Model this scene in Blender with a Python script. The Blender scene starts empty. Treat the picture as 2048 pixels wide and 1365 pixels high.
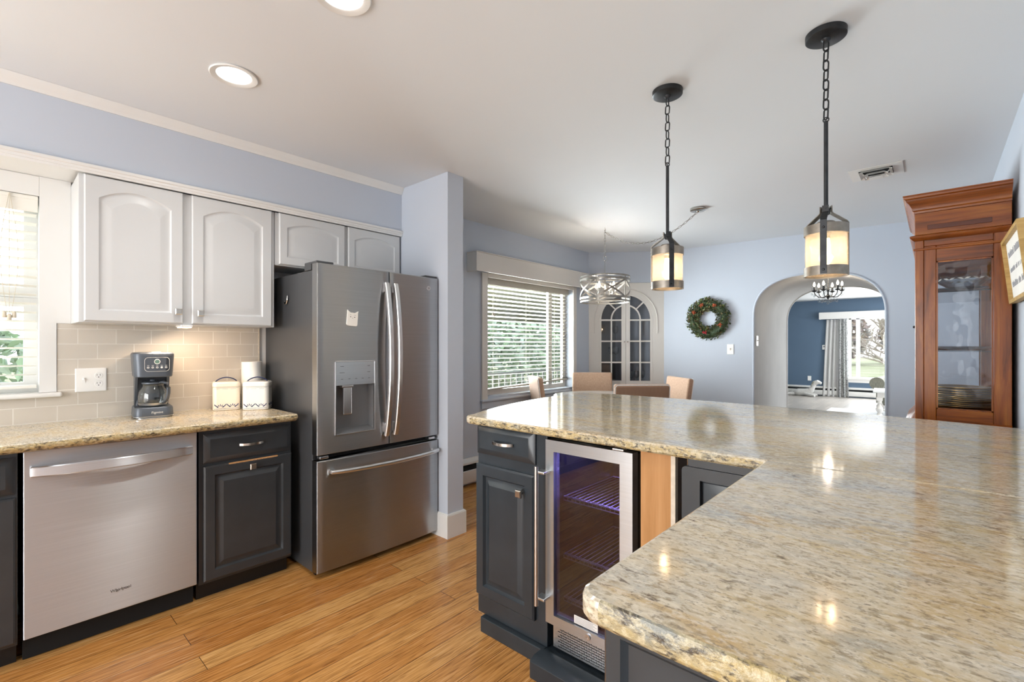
import bpy, bmesh, math, random
from mathutils import Matrix, Vector
random.seed(7)
S = bpy.context.scene
COL = S.collection
PI = math.pi
R = math.radians

# ------------------------------------------------------------------ camera
YAW = R(41.863)
EYE = 1.2958
cam_d = bpy.data.cameras.new('camera')
cam = bpy.data.objects.new('camera', cam_d)
COL.objects.link(cam)
cam.location = (0, 0, EYE)
cam.rotation_euler = (R(90), 0, YAW)
cam_d.sensor_width = 36
cam_d.lens = 36 * 942.92 / 2048
cam_d.shift_y = 9.37 / 2048
cam_d.clip_start = 0.01
S.camera = cam
FW = (-math.sin(YAW), math.cos(YAW))
RT = (math.cos(YAW), math.sin(YAW))

# ------------------------------------------------------------------ world, exposure
S.view_settings.view_transform = 'Standard'
S.view_settings.look = 'None'
S.view_settings.exposure = 0.0
S.view_settings.gamma = 1.0
S.view_settings.use_curve_mapping = False
S.cycles.use_denoising = True
S.cycles.max_bounces = 8
S.cycles.diffuse_bounces = 4
S.cycles.glossy_bounces = 4
S.cycles.transparent_max_bounces = 16
S.cycles.sample_clamp_indirect = 4
S.cycles.caustics_reflective = False
S.cycles.caustics_refractive = False

W = bpy.data.worlds.new('world')
S.world = W
W.use_nodes = True
wn, wl = W.node_tree.nodes, W.node_tree.links
wn.clear()
wo = wn.new('ShaderNodeOutputWorld')
wb = wn.new('ShaderNodeBackground')
wt = wn.new('ShaderNodeTexCoord')
ws = wn.new('ShaderNodeSeparateXYZ')
wr = wn.new('ShaderNodeValToRGB')
wr.color_ramp.elements[0].position = 0.0
wr.color_ramp.elements[0].color = (0.97, 0.98, 1.0, 1)
wr.color_ramp.elements[1].position = 0.7
wr.color_ramp.elements[1].color = (0.80, 0.90, 1.0, 1)
wl.new(wt.outputs['Generated'], ws.inputs[0])
wl.new(ws.outputs['Z'], wr.inputs[0])
wl.new(wr.outputs[0], wb.inputs['Color'])
wb.inputs['Strength'].default_value = 3.2
wl.new(wb.outputs[0], wo.inputs[0])


def lamp(name, kind, loc, power, col=(1, 1, 1), size=0.1, size_y=None, rot=(0, 0, 0), parent=None, **kw):
    d = bpy.data.lights.new(name, kind)
    d.energy = power
    d.color = col
    if kind == 'AREA':
        d.size = size
        if size_y:
            d.shape = 'RECTANGLE'
            d.size_y = size_y
    else:
        d.shadow_soft_size = size
    for k, v in kw.items():
        setattr(d, k, v)
    o = bpy.data.objects.new(name, d)
    COL.objects.link(o)
    o.location = loc
    o.rotation_euler = rot
    if parent is not None:
        o.parent = parent
        o.matrix_parent_inverse = Matrix.LocRotScale(parent.location, parent.rotation_euler, None).inverted()
    return o


# daylight at the windows; the rear and living side lamps are added fill
DAY = (0.90, 0.95, 1.0)
lamp('daylight_kitchen', 'AREA', (-3.52, -0.42, 1.55), 14, DAY, 1.2, 0.95, (0, R(-90), 0))
lamp('daylight_dining', 'AREA', (-3.50, 3.98, 1.40), 230, DAY, 1.15, 1.5, (0, R(-90), 0))
lamp('fill_rear', 'AREA', (-1.5, -2.62, 1.30), 105, (1, 0.99, 0.97), 2.4, 2.0, (R(90), 0, 0))  # added soft fill from behind the camera, set at an invented window
lamp('daylight_living', 'AREA', (-0.2, 14.42, 1.25), 260, DAY, 2.6, 1.5, (R(-90), 0, 0))

lamp('fill_living_side', 'AREA', (3.15, 10.8, 1.4), 230, DAY, 1.5, 2.6, (0, R(90), 0))  # added fill to brighten the curtain, set at an invented side window

# ------------------------------------------------------------------ materials


def s2l(c):
    if isinstance(c, str):
        c = [int(c[i:i + 2], 16) / 255 for i in (0, 2, 4)]
    return tuple((x / 12.92 if x <= 0.04045 else ((x + 0.055) / 1.055) ** 2.4) for x in c) + (1,)


class NT:
    """small node-tree helper"""

    def __init__(self, name):
        self.m = bpy.data.materials.new(name)
        self.m.use_nodes = True
        self.n = self.m.node_tree.nodes
        self.l = self.m.node_tree.links
        self.n.clear()
        self.out = self.n.new('ShaderNodeOutputMaterial')

    def node(self, t, **kw):
        n = self.n.new(t)
        for k, v in kw.items():
            setattr(n, k, v)
        return n

    def link(self, a, b):
        self.l.new(a, b)

    def coord(self, which='Object', scale=(1, 1, 1), rot=(0, 0, 0)):
        t = self.node('ShaderNodeTexCoord')
        mp = self.node('ShaderNodeMapping')
        mp.inputs['Scale'].default_value = scale
        mp.inputs['Rotation'].default_value = rot
        self.link(t.outputs[which], mp.inputs[0])
        return mp.outputs[0]

    def world(self, scale=(1, 1, 1), rot=(0, 0, 0)):
        g = self.node('ShaderNodeNewGeometry')
        mp = self.node('ShaderNodeMapping')
        mp.inputs['Scale'].default_value = scale
        mp.inputs['Rotation'].default_value = rot
        self.link(g.outputs['Position'], mp.inputs[0])
        return mp.outputs[0]

    def noise(self, vec, scale, detail=4, rough=0.55, dist=0.0):
        n = self.node('ShaderNodeTexNoise')
        n.inputs['Scale'].default_value = scale
        n.inputs['Detail'].default_value = detail
        n.inputs['Roughness'].default_value = rough
        n.inputs['Distortion'].default_value = dist
        self.link(vec, n.inputs['Vector'])
        return n.outputs['Fac']

    def ramp(self, fac, stops):
        r = self.node('ShaderNodeValToRGB')
        e = r.color_ramp.elements
        while len(e) < len(stops):
            e.new(0.5)
        for el, (p, c) in zip(e, stops):
            el.position = p
            if isinstance(c, (int, float)):
                c = (c, c, c, 1)
            elif isinstance(c, str):
                c = s2l(c)
            el.color = c
        self.link(fac, r.inputs[0])
        return r.outputs[0]

    def mix(self, fac, a, b, mode='MIX'):
        m = self.node('ShaderNodeMix', data_type='RGBA', blend_type=mode)
        for sock, v in ((m.inputs[0], fac), (m.inputs[6], a), (m.inputs[7], b)):
            if isinstance(v, (int, float)):
                sock.default_value = v
            elif isinstance(v, str):
                sock.default_value = s2l(v)
            elif isinstance(v, tuple):
                sock.default_value = v
            else:
                self.link(v, sock)
        return m.outputs[2]

    def bump(self, h, strength=0.2, dist=0.002):
        b = self.node('ShaderNodeBump')
        b.inputs['Strength'].default_value = strength
        b.inputs['Distance'].default_value = dist
        self.link(h, b.inputs['Height'])
        return b.outputs[0]

    def bsdf(self, base, rough=0.5, metal=0.0, normal=None, **kw):
        p = self.node('ShaderNodeBsdfPrincipled')
        for nm, v in [('Base Color', base), ('Roughness', rough), ('Metallic', metal)] + list(kw.items()):
            s = p.inputs[nm]
            if isinstance(v, str):
                s.default_value = s2l(v)
            elif isinstance(v, (int, float, tuple)):
                s.default_value = v
            else:
                self.link(v, s)
        if normal is not None:
            self.link(normal, p.inputs['Normal'])
        return p.outputs[0]

    def done(self, sh):
        self.link(sh, self.out.inputs[0])
        return self.m


def plain(name, col, rough=0.5, metal=0.0, vary=0.04, scale=6, bump=0.0, bscale=60, **kw):
    """paint, plastic, metal: one colour with a faint procedural unevenness"""
    t = NT(name)
    v = t.coord()
    f = t.noise(v, scale, 3)
    c = s2l(col)
    lo = tuple(x * (1 - vary) for x in c[:3]) + (1,)
    hi = tuple(min(1, x * (1 + vary)) for x in c[:3]) + (1,)
    base = t.ramp(f, [(0.3, lo), (0.7, hi)])
    nm = t.bump(t.noise(v, bscale, 3), bump) if bump else None
    return t.done(t.bsdf(base, rough, metal, nm, **kw))


def glow(name, col, strength):
    t = NT(name)
    e = t.node('ShaderNodeEmission')
    e.inputs[0].default_value = s2l(col)
    e.inputs[1].default_value = strength
    return t.done(e.outputs[0])


def thin_glass(name, tint=(1, 1, 1, 1), refl=1.0, rough=0.0, milk=0.0, milkcol=(1, 1, 1, 1), wavy=0.0, wscale=12):
    """a pane: see-through, mirror by Fresnel, optional milky scatter"""
    t = NT(name)
    tr = t.node('ShaderNodeBsdfTransparent')
    tr.inputs[0].default_value = tint
    gl = t.node('ShaderNodeBsdfGlossy')
    gl.inputs['Roughness'].default_value = rough
    lw = t.node('ShaderNodeFresnel')
    # both faces of the pane mirror alike (no total reflection from inside the sheet)
    ge = t.node('ShaderNodeNewGeometry')
    ior = t.node('ShaderNodeMath', operation='MULTIPLY_ADD')
    ior.inputs[1].default_value = 1 / 1.5 - 1.5
    ior.inputs[2].default_value = 1.5
    t.link(ge.outputs['Backfacing'], ior.inputs[0])
    t.link(ior.outputs[0], lw.inputs['IOR'])
    if wavy:
        b = t.bump(t.noise(t.coord(), wscale, 1), wavy, 0.02)
        t.link(b, gl.inputs['Normal'])
        t.link(b, lw.inputs['Normal'])
    mm = t.node('ShaderNodeMath', operation='MULTIPLY')
    mm.inputs[1].default_value = refl
    t.link(lw.outputs[0], mm.inputs[0])
    sh = t.node('ShaderNodeMixShader')
    t.link(mm.outputs[0], sh.inputs[0])
    t.link(tr.outputs[0], sh.inputs[1])
    t.link(gl.outputs[0], sh.inputs[2])
    o = sh.outputs[0]
    if milk:
        tl = t.node('ShaderNodeBsdfTranslucent')
        tl.inputs[0].default_value = milkcol
        df = t.node('ShaderNodeBsdfDiffuse')
        df.inputs[0].default_value = milkcol
        m1 = t.node('ShaderNodeMixShader')
        m1.inputs[0].default_value = 0.4
        t.link(tl.outputs[0], m1.inputs[1])
        t.link(df.outputs[0], m1.inputs[2])
        m2 = t.node('ShaderNodeMixShader')
        seeds = t.ramp(t.noise(t.coord(), 90, 2, 0.6), [(0.40, milk * 0.9), (0.80, min(1, milk * 1.35))])
        t.link(seeds, m2.inputs[0])
        t.link(o, m2.inputs[1])
        t.link(m1.outputs[0], m2.inputs[2])
        o = m2.outputs[0]
    return t.done(o)


def granite():
    t = NT('granite')
    rz = (0, 0, R(5))
    v = t.world((1.0, 2.4, 2.4), rz)
    base = t.ramp(t.noise(v, 2.6, 6, 0.65, 0.7), [(0.30, 'ADAFAC'), (0.42, 'C6BCA9'), (0.52, 'D4C4A6'), (0.62, 'CFB88C'), (0.74, 'B5B0A3')])
    base = t.mix(t.ramp(t.noise(v, 3.6, 5, 0.6, 1.0), [(0.57, 0.0), (0.70, 0.6)]), base, 'C29A55')
    base = t.mix(t.ramp(t.noise(t.world((1.2, 3.0, 3.0), rz), 5.0, 4, 0.6, 0.6), [(0.55, 0.0), (0.68, 0.55)]), base, '9FA19D')
    # grain: pale and brown flecks a centimetre or less across
    base = t.mix(t.ramp(t.noise(t.world((60, 115, 115), rz), 1.0, 4, 0.65), [(0.48, 0.0), (0.62, 0.6)]), base, 'EBE1CC')
    base = t.mix(t.ramp(t.noise(t.world((48, 95, 95), (0, 0, R(9))), 1.0, 4, 0.68, 0.3), [(0.53, 0.0), (0.64, 0.66)]), base, '94805F')
    base = t.mix(t.ramp(t.noise(t.world((120, 190, 190), rz), 1.0, 3, 0.6), [(0.56, 0.0), (0.68, 0.62)]), base, '776856')
    clump = t.ramp(t.noise(t.world((3, 7, 7), rz), 1.0, 3, 0.5), [(0.42, 0.15), (0.62, 1.0)])
    deep = t.ramp(t.noise(t.world((34, 80, 80), (0, 0, R(8))), 1.0, 4, 0.68, 0.4), [(0.585, 0.0), (0.665, 0.95)])
    mu = t.node('ShaderNodeMath', operation='MULTIPLY')
    t.link(clump, mu.inputs[0])
    t.link(deep, mu.inputs[1])
    col = t.mix(mu.outputs[0], base, '5A4634')
    return t.done(t.bsdf(col, 0.09, 0, None, **{'Specular IOR Level': 0.55}))


def granite_edge():
    """chiselled front of the slab: same stone, busier and duller"""
    t = NT('granite_chiselled')
    v = t.world((5, 5, 14), (0, R(35), R(35)))
    base = t.ramp(t.noise(v, 1.6, 6, 0.65, 0.6), [(0.32, '85867E'), (0.45, 'AC9E7C'), (0.55, 'BCA673'), (0.68, '978764')])
    base = t.mix(t.ramp(t.noise(t.world(), 95, 3, 0.6), [(0.48, 0.0), (0.62, 0.6)]), base, 'D6C9A8')
    dk = t.ramp(t.noise(t.world((24, 24, 60), (0, R(35), R(35))), 1.6, 5, 0.7, 0.5), [(0.50, 0.0), (0.60, 0.92)])
    col = t.mix(dk, base, '3D352D')
    nm = t.bump(t.noise(t.world(), 70, 4, 0.6), 0.6, 0.006)
    return t.done(t.bsdf(col, 0.32, 0, nm))


def planks(name, cols, width=0.096, length=1.6, rough=0.22, streak='5A3A1E', dark_amt=0.55, seam='2E1A0C'):
    """strip floor running along world Y"""
    t = NT(name)
    br = t.node('ShaderNodeTexBrick', offset=0.37, offset_frequency=2)
    vec = t.world((1, 1, 1), (0, 0, R(90)))
    t.link(vec, br.inputs['Vector'])
    br.inputs['Scale'].default_value = 1.0
    br.inputs['Brick Width'].default_value = length
    br.inputs['Row Height'].default_value = width
    br.inputs['Mortar Size'].default_value = 0.0011
    br.inputs['Mortar Smooth'].default_value = 0.1
    br.inputs['Bias'].default_value = 0.0
    br.inputs['Color1'].default_value = (0.0, 0.0, 0.0, 1)
    br.inputs['Color2'].default_value = (1.0, 1.0, 1.0, 1)
    br.inputs['Mortar'].default_value = (0.5, 0.5, 0.5, 1)
    tone = t.ramp(br.outputs['Color'], [(0.0, cols[0]), (0.5, cols[1]), (1.0, cols[2])])
    # every strip carries its own shift of the grain
    sep = t.node('ShaderNodeVectorMath', operation='ADD')
    g = t.world((1, 1, 1))
    sc = t.node('ShaderNodeVectorMath', operation='SCALE')
    t.link(br.outputs['Color'], sc.inputs[0])
    sc.inputs['Scale'].default_value = 7.3
    t.link(g, sep.inputs[0])
    t.link(sc.outputs[0], sep.inputs[1])
    mp = t.node('ShaderNodeMapping')
    mp.inputs['Scale'].default_value = (120, 4.2, 1)
    t.link(sep.outputs[0], mp.inputs[0])
    f1 = t.noise(mp.outputs[0], 1.0, 5, 0.62, 0.15)
    mp2 = t.node('ShaderNodeMapping')
    mp2.inputs['Scale'].default_value = (210, 9, 1)
    t.link(sep.outputs[0], mp2.inputs[0])
    f2 = t.noise(mp2.outputs[0], 1.0, 3, 0.5)
    c = t.mix(t.ramp(f1, [(0.48, 0.0), (0.66, dark_amt * 0.8)]), tone, streak)
    c = t.mix(t.ramp(f1, [(0.28, 0.5), (0.44, 0.0)]), c, cols[3])
    c = t.mix(t.ramp(f2, [(0.55, 0.0), (0.66, dark_amt)]), c, streak)
    c = t.mix(br.outputs['Fac'], c, seam)
    inv = t.node('ShaderNodeMath', operation='SUBTRACT')
    inv.inputs[0].default_value = 1.0
    t.link(br.outputs['Fac'], inv.inputs[1])
    nm = t.bump(inv.outputs[0], 0.5, 0.001)
    return t.done(t.bsdf(c, rough, 0, nm, **{'Specular IOR Level': 0.45}))


def tiles():
    """glossy beige subway tile, coordinates: world Y across, Z up"""
    t = NT('subway_tile')
    g = t.node('ShaderNodeNewGeometry')
    sp = t.node('ShaderNodeSeparateXYZ')
    cb = t.node('ShaderNodeCombineXYZ')
    t.link(g.outputs['Position'], sp.inputs[0])
    ay = t.node('ShaderNodeMath', operation='ADD')
    ay.inputs[1].default_value = 3.0 - 0.341 + 0.0763
    az = t.node('ShaderNodeMath', operation='ADD')
    az.inputs[1].default_value = -0.915 + 0.0777 * 20 - 0.001
    t.link(sp.outputs['Y'], ay.inputs[0])
    t.link(sp.outputs['Z'], az.inputs[0])
    t.link(ay.outputs[0], cb.inputs['X'])
    t.link(az.outputs[0], cb.inputs['Y'])
    br = t.node('ShaderNodeTexBrick', offset=0.5, offset_frequency=2)
    t.link(cb.outputs[0], br.inputs['Vector'])
    br.inputs['Scale'].default_value = 1.0
    br.inputs['Brick Width'].default_value = 0.1525
    br.inputs['Row Height'].default_value = 0.0777
    br.inputs['Mortar Size'].default_value = 0.0018
    br.inputs['Mortar Smooth'].default_value = 0.25
    br.inputs['Color1'].default_value = s2l('CCC4B8')
    br.inputs['Color2'].default_value = s2l('D2CABE')
    br.inputs['Mortar'].default_value = s2l('E6E1D8')
    inv = t.node('ShaderNodeMath', operation='SUBTRACT')
    inv.inputs[0].default_value = 1.0
    t.link(br.outputs['Fac'], inv.inputs[1])
    mixh = t.node('ShaderNodeMath', operation='MULTIPLY_ADD')
    t.link(t.noise(cb.outputs[0], 14, 2), mixh.inputs[0])
    mixh.inputs[1].default_value = 0.5
    t.link(inv.outputs[0], mixh.inputs[2])
    nm = t.bump(mixh.outputs[0], 0.35, 0.002)
    rg = t.ramp(br.outputs['Fac'], [(0.0, 0.09), (0.6, 0.6)])
    return t.done(t.bsdf(br.outputs['Color'], rg, 0, nm))


def brushed(name, col, rough=0.28, aniso=0.75, rot=0.0, stretch=(2, 2, 300), bump=0.03):
    """brushed steel; the grain stretch is in object axes"""
    t = NT(name)
    v = t.coord('Object', stretch)
    f = t.noise(v, 1.0, 3, 0.6)
    c = s2l(col)
    base = t.ramp(f, [(0.3, tuple(x * 0.94 for x in c[:3]) + (1,)), (0.7, tuple(min(1, x * 1.05) for x in c[:3]) + (1,))])
    tg = t.node('ShaderNodeTangent', direction_type='RADIAL', axis='Z')
    return t.done(t.bsdf(base, rough, 1.0, t.bump(f, bump, 0.0005), Anisotropic=aniso,
                         **{'Anisotropic Rotation': rot, 'Tangent': tg.outputs[0]}))


def wood(name, cols, axis=2, scale=1.0, rough=0.3, coat=0.2):
    t = NT(name)
    st = [14, 14, 14]
    st[axis] = 1.3
    v = t.coord('Object', tuple(x * scale for x in st))
    f = t.noise(v, 1.6, 5, 0.6, 0.8)
    st2 = [120, 120, 120]
    st2[axis] = 5
    f2 = t.noise(t.coord('Object', tuple(st2)), 1.0, 2)
    c = t.ramp(f, [(0.3, cols[0]), (0.5, cols[1]), (0.7, cols[2])])
    c = t.mix(t.ramp(f2, [(0.5, 0.0), (0.75, 0.35)]), c, cols[0])
    return t.done(t.bsdf(c, rough, 0, None, **{'Coat Weight': coat, 'Coat Roughness': 0.15}))


def fabric(name, c1, c2, scale=220, rough=0.9, ribs=None):
    t = NT(name)
    if ribs:
        w = t.node('ShaderNodeTexWave', wave_type='BANDS', bands_direction=ribs)
        w.inputs['Scale'].default_value = scale
        w.inputs['Distortion'].default_value = 0.4
        t.link(t.coord(), w.inputs['Vector'])
        f = w.outputs['Fac']
    else:
        f = t.noise(t.coord('Object', (1, 1, 0.2)), scale, 2, 0.6)
    c = t.ramp(f, [(0.3, c1), (0.7, c2)])
    return t.done(t.bsdf(c, rough, 0, t.bump(f, 0.35, 0.002), **{'Sheen Weight': 0.2}))


MT = {}
MT['wall'] = plain('blue_wall_paint', 'C3CAD5', 0.75, vary=0.015, scale=1.5)
MT['ceiling'] = plain('ceiling_paint', 'E2E5E8', 0.85, vary=0.012, scale=0.8)
MT['white'] = plain('white_trim_paint', 'E4E3E0', 0.35, vary=0.012, scale=3)
MT['cream'] = plain('warm_white_paint', 'DDD8D1', 0.42, vary=0.015, scale=3)
MT['cab_white'] = plain('white_cabinet_paint', 'CDCECE', 0.30, vary=0.015, scale=4)
MT['navy'] = plain('navy_wall_paint', '54697F', 0.7, vary=0.03, scale=1.2)
MT['passage'] = plain('grey_plaster', 'B5B3B0', 0.8, vary=0.06, scale=2.5)
MT['dark'] = plain('charcoal_cabinet_paint', '35383B', 0.32, vary=0.12, scale=9, **{'Specular IOR Level': 0.5})
MT['dark2'] = plain('slate_blue_cabinet_paint', '2E353B', 0.30, vary=0.14, scale=8, **{'Specular IOR Level': 0.5})
MT['black'] = plain('black_plastic', '111214', 0.45)
MT['gap'] = plain('black_recess', '060606', 0.8)
MT['granite'] = granite()
MT['gedge'] = granite_edge()
MT['floor'] = planks('strand_bamboo', ['B87A3C', 'C68C4C', 'CF9A5A', 'F0CC98'], width=0.114, rough=0.2, streak='693C14', dark_amt=0.62)
MT['floor2'] = planks('grey_oak', ['8F8A84', '9C968F', 'AAA39B', 'B8B2AA'], 0.13, 1.2, 0.3, '6F6963', 0.4, '5A544E')
MT['tile'] = tiles()
MT['steel'] = brushed('brushed_steel', 'DDE1E6', 0.40, 0.98, 0.25)
MT['steel_dark'] = brushed('slate_steel', 'B2B3B4', 0.34, 0.98, 0.25)
MT['steel_mid'] = brushed('steel_trim', 'C6CBD0', 0.32, 0.7, 0.25)
MT['handle'] = plain('satin_steel_bar', 'DADADA', 0.30, 1.0)
MT['nickel'] = plain('satin_nickel', 'CFC8BF', 0.25, 1.0)
MT['fridge_side'] = plain('fridge_side_grey', '4B4C4E', 0.35, 0.3)
MT['iron'] = plain('aged_iron', '3A3B3D', 0.45, 0.75, vary=0.2, scale=30)
MT['galv'] = plain('weathered_zinc', '8C857C', 0.42, 0.7, vary=0.25, scale=25)
MT['pewter'] = plain('brushed_pewter', '8A867F', 0.36, 0.85, vary=0.15, scale=20)
MT['chrome'] = plain('polished_nickel', 'B9B5AE', 0.16, 1.0)
MT['glass'] = thin_glass('window_glass', (0.97, 0.99, 0.98, 1))
MT['clear'] = thin_glass('clear_glass', (0.94, 0.96, 0.96, 1), 1.6)
MT['crystal'] = thin_glass('cut_crystal', (0.90, 0.92, 0.93, 1), 3.0, 0.03, wavy=0.6)
MT['old_glass'] = thin_glass('wavy_old_glass', (0.93, 0.94, 0.95, 1), 1.5, 0.0, wavy=0.10)
MT['grey_glass'] = thin_glass('grey_cabinet_glass', (0.78, 0.78, 0.79, 1), 1.0)
MT['cooler_glass'] = thin_glass('dark_cooler_glass', (0.40, 0.39, 0.44, 1), 2.2)
MT['seeded'] = thin_glass('seeded_glass', (0.95, 0.88, 0.78, 1), 1.2, 0.02, 0.17, (1.0, 0.94, 0.85, 1))
MT['bulb'] = glow('warm_bulb', 'FFE4BC', 14)
MT['bulb_w'] = glow('white_bulb', 'FFF0D8', 12)
MT['can'] = glow('recessed_lamp', 'FFFDF8', 6)
MT['shelf_led'] = glow('violet_led', '6A5CFF', 6)
MT['cherry'] = wood('cherry_wood', ['5F2C0B', '924B12', 'B0691D'], 2)
MT['cherry_h'] = wood('cherry_wood_level', ['592A0A', '8C4713', 'A9631D'], 0)
MT['cherry_y'] = wood('cherry_wood_front', ['63300F', '934E1B', 'AE6826'], 1)
MT['oak'] = wood('light_oak', ['A5803F', 'BF9A5A', 'CFAC6C'], 1, 1.5, 0.5, 0)
MT['ply'] = wood('bare_plywood', ['A8763F', 'BD8A55', 'C99A68'], 2, 0.6, 0.6, 0)
MT['ply_edge'] = plain('pale_plywood_edge', 'D9CDBB', 0.7, vary=0.1, scale=40)
MT['chair'] = fabric('tan_linen', 'A98A74', 'C3A48C', 260)
MT['chair_rib'] = fabric('ribbed_brown_weave', '6E4F3B', 'A88B74', 48, ribs='X')
MT['leg_wood'] = wood('dark_leg_wood', ['2A1A10', '3C2618', '4A3222'], 2)
MT['table_white'] = plain('white_table_lacquer', 'DAD8D4', 0.12)
MT['plastic_w'] = plain('white_plastic', 'F2F1EE', 0.3)
MT['grey_metal'] = plain('graphite_plastic', '5A6068', 0.36, 0.35)
MT['grey_dk'] = plain('dark_graphite', '2C2F34', 0.3)
MT['ceramic'] = plain('glazed_ceramic', 'EFEBE3', 0.2)
MT['ceramic_c'] = plain('cream_glazed_ceramic', 'EFE2CE', 0.2)
MT['cobalt'] = plain('cobalt_glaze', '27335A', 0.2)
MT['ink'] = plain('black_ink', '1A1A1C', 0.5)
MT['ink_grey'] = plain('grey_ink', '9A9AA0', 0.6)
MT['paper'] = plain('paper_white', 'F1EEE8', 0.8)
MT['blind'] = plain('blind_slat_white', 'ECE9E0', 0.45)
MT['blind2'] = plain('blind_slat_cream', 'B9B3A6', 0.55)
MT['cord'] = plain('cord_beige', 'CFC5B2', 0.8)
MT['gold'] = plain('gilt_rim', 'C09A5A', 0.3, 0.6)
MT['plate'] = plain('bronze_plate', '8E7148', 0.3, 0.4)
MT['chairg'] = fabric('grey_green_velvet', '6E6E62', '8D8B7C', 90)
MT['rug'] = fabric('pale_rug', 'C6CBD0', 'DADDE0', 60)
MT['curtain'] = fabric('white_curtain', 'EFEEEC', 'FAF9F7', 120)
MT['plush'] = fabric('grey_white_plush', 'B9B7B4', 'DAD8D4', 90)
MT['petal'] = plain('dried_orange_petals', 'A8502E', 0.8, vary=0.4, scale=40)
MT['berry'] = plain('red_berries', 'A62A33', 0.4, vary=0.3, scale=40)

# ------------------------------------------------------------------ mesh helpers


def rotz(a):
    return Matrix.Rotation(a, 4, 'Z')


def TR(x, y, z):
    return Matrix.Translation((x, y, z))


class MB:
    """collects shapes and links them as ONE mesh object"""

    def __init__(self):
        self.bm = bmesh.new()

    def merge(self, tmp, M=None, mi=0):
        if mi:
            for f in tmp.faces:
                f.material_index = mi
        if M is not None:
            bmesh.ops.transform(tmp, matrix=M, verts=tmp.verts)
        me = bpy.data.meshes.new('tmp')
        tmp.to_mesh(me)
        tmp.free()
        self.bm.from_mesh(me)
        bpy.data.meshes.remove(me)
        return self

    def box(self, x0, x1, y0, y1, z0, z1, bev=0.0, seg=2, M=None, mi=0):
        t = bmesh.new()
        vs = bmesh.ops.create_cube(t, size=1)['verts']
        for v in vs:
            v.co = Vector(((x0 + x1) / 2 + v.co.x * (x1 - x0), (y0 + y1) / 2 + v.co.y * (y1 - y0), (z0 + z1) / 2 + v.co.z * (z1 - z0)))
        if bev:
            bev = min(bev, 0.45 * min(abs(x1 - x0), abs(y1 - y0), abs(z1 - z0)))
            bmesh.ops.bevel(t, geom=list(t.edges), offset=bev, segments=seg, affect='EDGES', profile=0.5)
        bmesh.ops.recalc_face_normals(t, faces=t.faces)
        return self.merge(t, M, mi)

    def lathe(self, prof, seg=24, M=None, mi=0, closed=False):
        t = bmesh.new()
        rings = []
        for r, z in prof:
            if r <= 1e-6:
                rings.append([t.verts.new((0, 0, z))])
            else:
                rings.append([t.verts.new((r * math.cos(2 * PI * i / seg), r * math.sin(2 * PI * i / seg), z)) for i in range(seg)])
        pairs = list(zip(rings, rings[1:]))
        if closed:
            pairs.append((rings[-1], rings[0]))
        for a, b in pairs:
            for i in range(seg):
                j = (i + 1) % seg
                q = [a[i % len(a)], a[j % len(a)], b[j % len(b)], b[i % len(b)]]
                u = []
                for v in q:
                    if v not in u:
                        u.append(v)
                if len(u) > 2:
                    t.faces.new(u)
        if not closed:
            for rg, rev in ((rings[0], True), (rings[-1], False)):
                if len(rg) > 2:
                    t.faces.new(rg[::-1] if rev else rg)
        bmesh.ops.recalc_face_normals(t, faces=t.faces)
        return self.merge(t, M, mi)

    def cyl(self, p0, p1, r, seg=16, r2=None, mi=0):
        p0, p1 = Vector(p0), Vector(p1)
        d = p1 - p0
        q = d.to_track_quat('Z', 'Y').to_matrix().to_4x4()
        L = d.length
        return self.lathe([(r, 0), (r if r2 is None else r2, L)], seg, Matrix.Translation(p0) @ q, mi)

    def sweep(self, pts, prof, ref=(0, 0, 1), closed=False, caps=True, scales=None, mi=0, M=None):
        """prof: list of (a,b); a along side axis, b along ref-ish axis"""
        t = bmesh.new()
        P = [Vector(p) for p in pts]
        n = len(P)
        rings = []
        ref = Vector(ref)
        prev = None
        for i in range(n):
            if closed:
                d = P[(i + 1) % n] - P[i - 1]
            else:
                d = P[min(i + 1, n - 1)] - P[max(i - 1, 0)]
            d.normalize()
            side = d.cross(ref)
            if side.length < 1e-4:
                side = prev.copy() if prev else d.orthogonal()
            side.normalize()
            prev = side
            up = side.cross(d)
            s = scales[i] if scales else 1.0
            rings.append([t.verts.new(P[i] + side * a * s + up * b * s) for a, b in prof])
        m = len(prof)
        for i in range(n if closed else n - 1):
            A, B = rings[i], rings[(i + 1) % n]
            for k in range(m):
                t.faces.new((A[k], A[(k + 1) % m], B[(k + 1) % m], B[k]))
        if caps and not closed:
            t.faces.new(rings[0][::-1])
            t.faces.new(rings[-1])
        bmesh.ops.recalc_face_normals(t, faces=t.faces)
        return self.merge(t, M, mi)

    def tube(self, pts, r, seg=8, closed=False, scales=None, ref=(0, 0, 1), mi=0, M=None):
        return self.sweep(pts, [(r * math.cos(2 * PI * i / seg), r * math.sin(2 * PI * i / seg)) for i in range(seg)], ref, closed, True, scales, mi, M)

    def prism(self, poly, z0, z1, M=None, bev=0.0, seg=2, mi=0):
        """poly: (x,y) outline, extruded along z"""
        t = bmesh.new()
        a = [t.verts.new((x, y, z0)) for x, y in poly]
        b = [t.verts.new((x, y, z1)) for x, y in poly]
        n = len(poly)
        t.faces.new(a[::-1])
        t.faces.new(b)
        for i in range(n):
            t.faces.new((a[i], a[(i + 1) % n], b[(i + 1) % n], b[i]))
        bmesh.ops.recalc_face_normals(t, faces=t.faces)
        if bev:
            es = [e for e in t.edges if abs(e.verts[0].co.z - e.verts[1].co.z) < 1e-6]
            bmesh.ops.bevel(t, geom=es, offset=bev, segments=seg, affect='EDGES', profile=0.5)
        return self.merge(t, M, mi)

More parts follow.
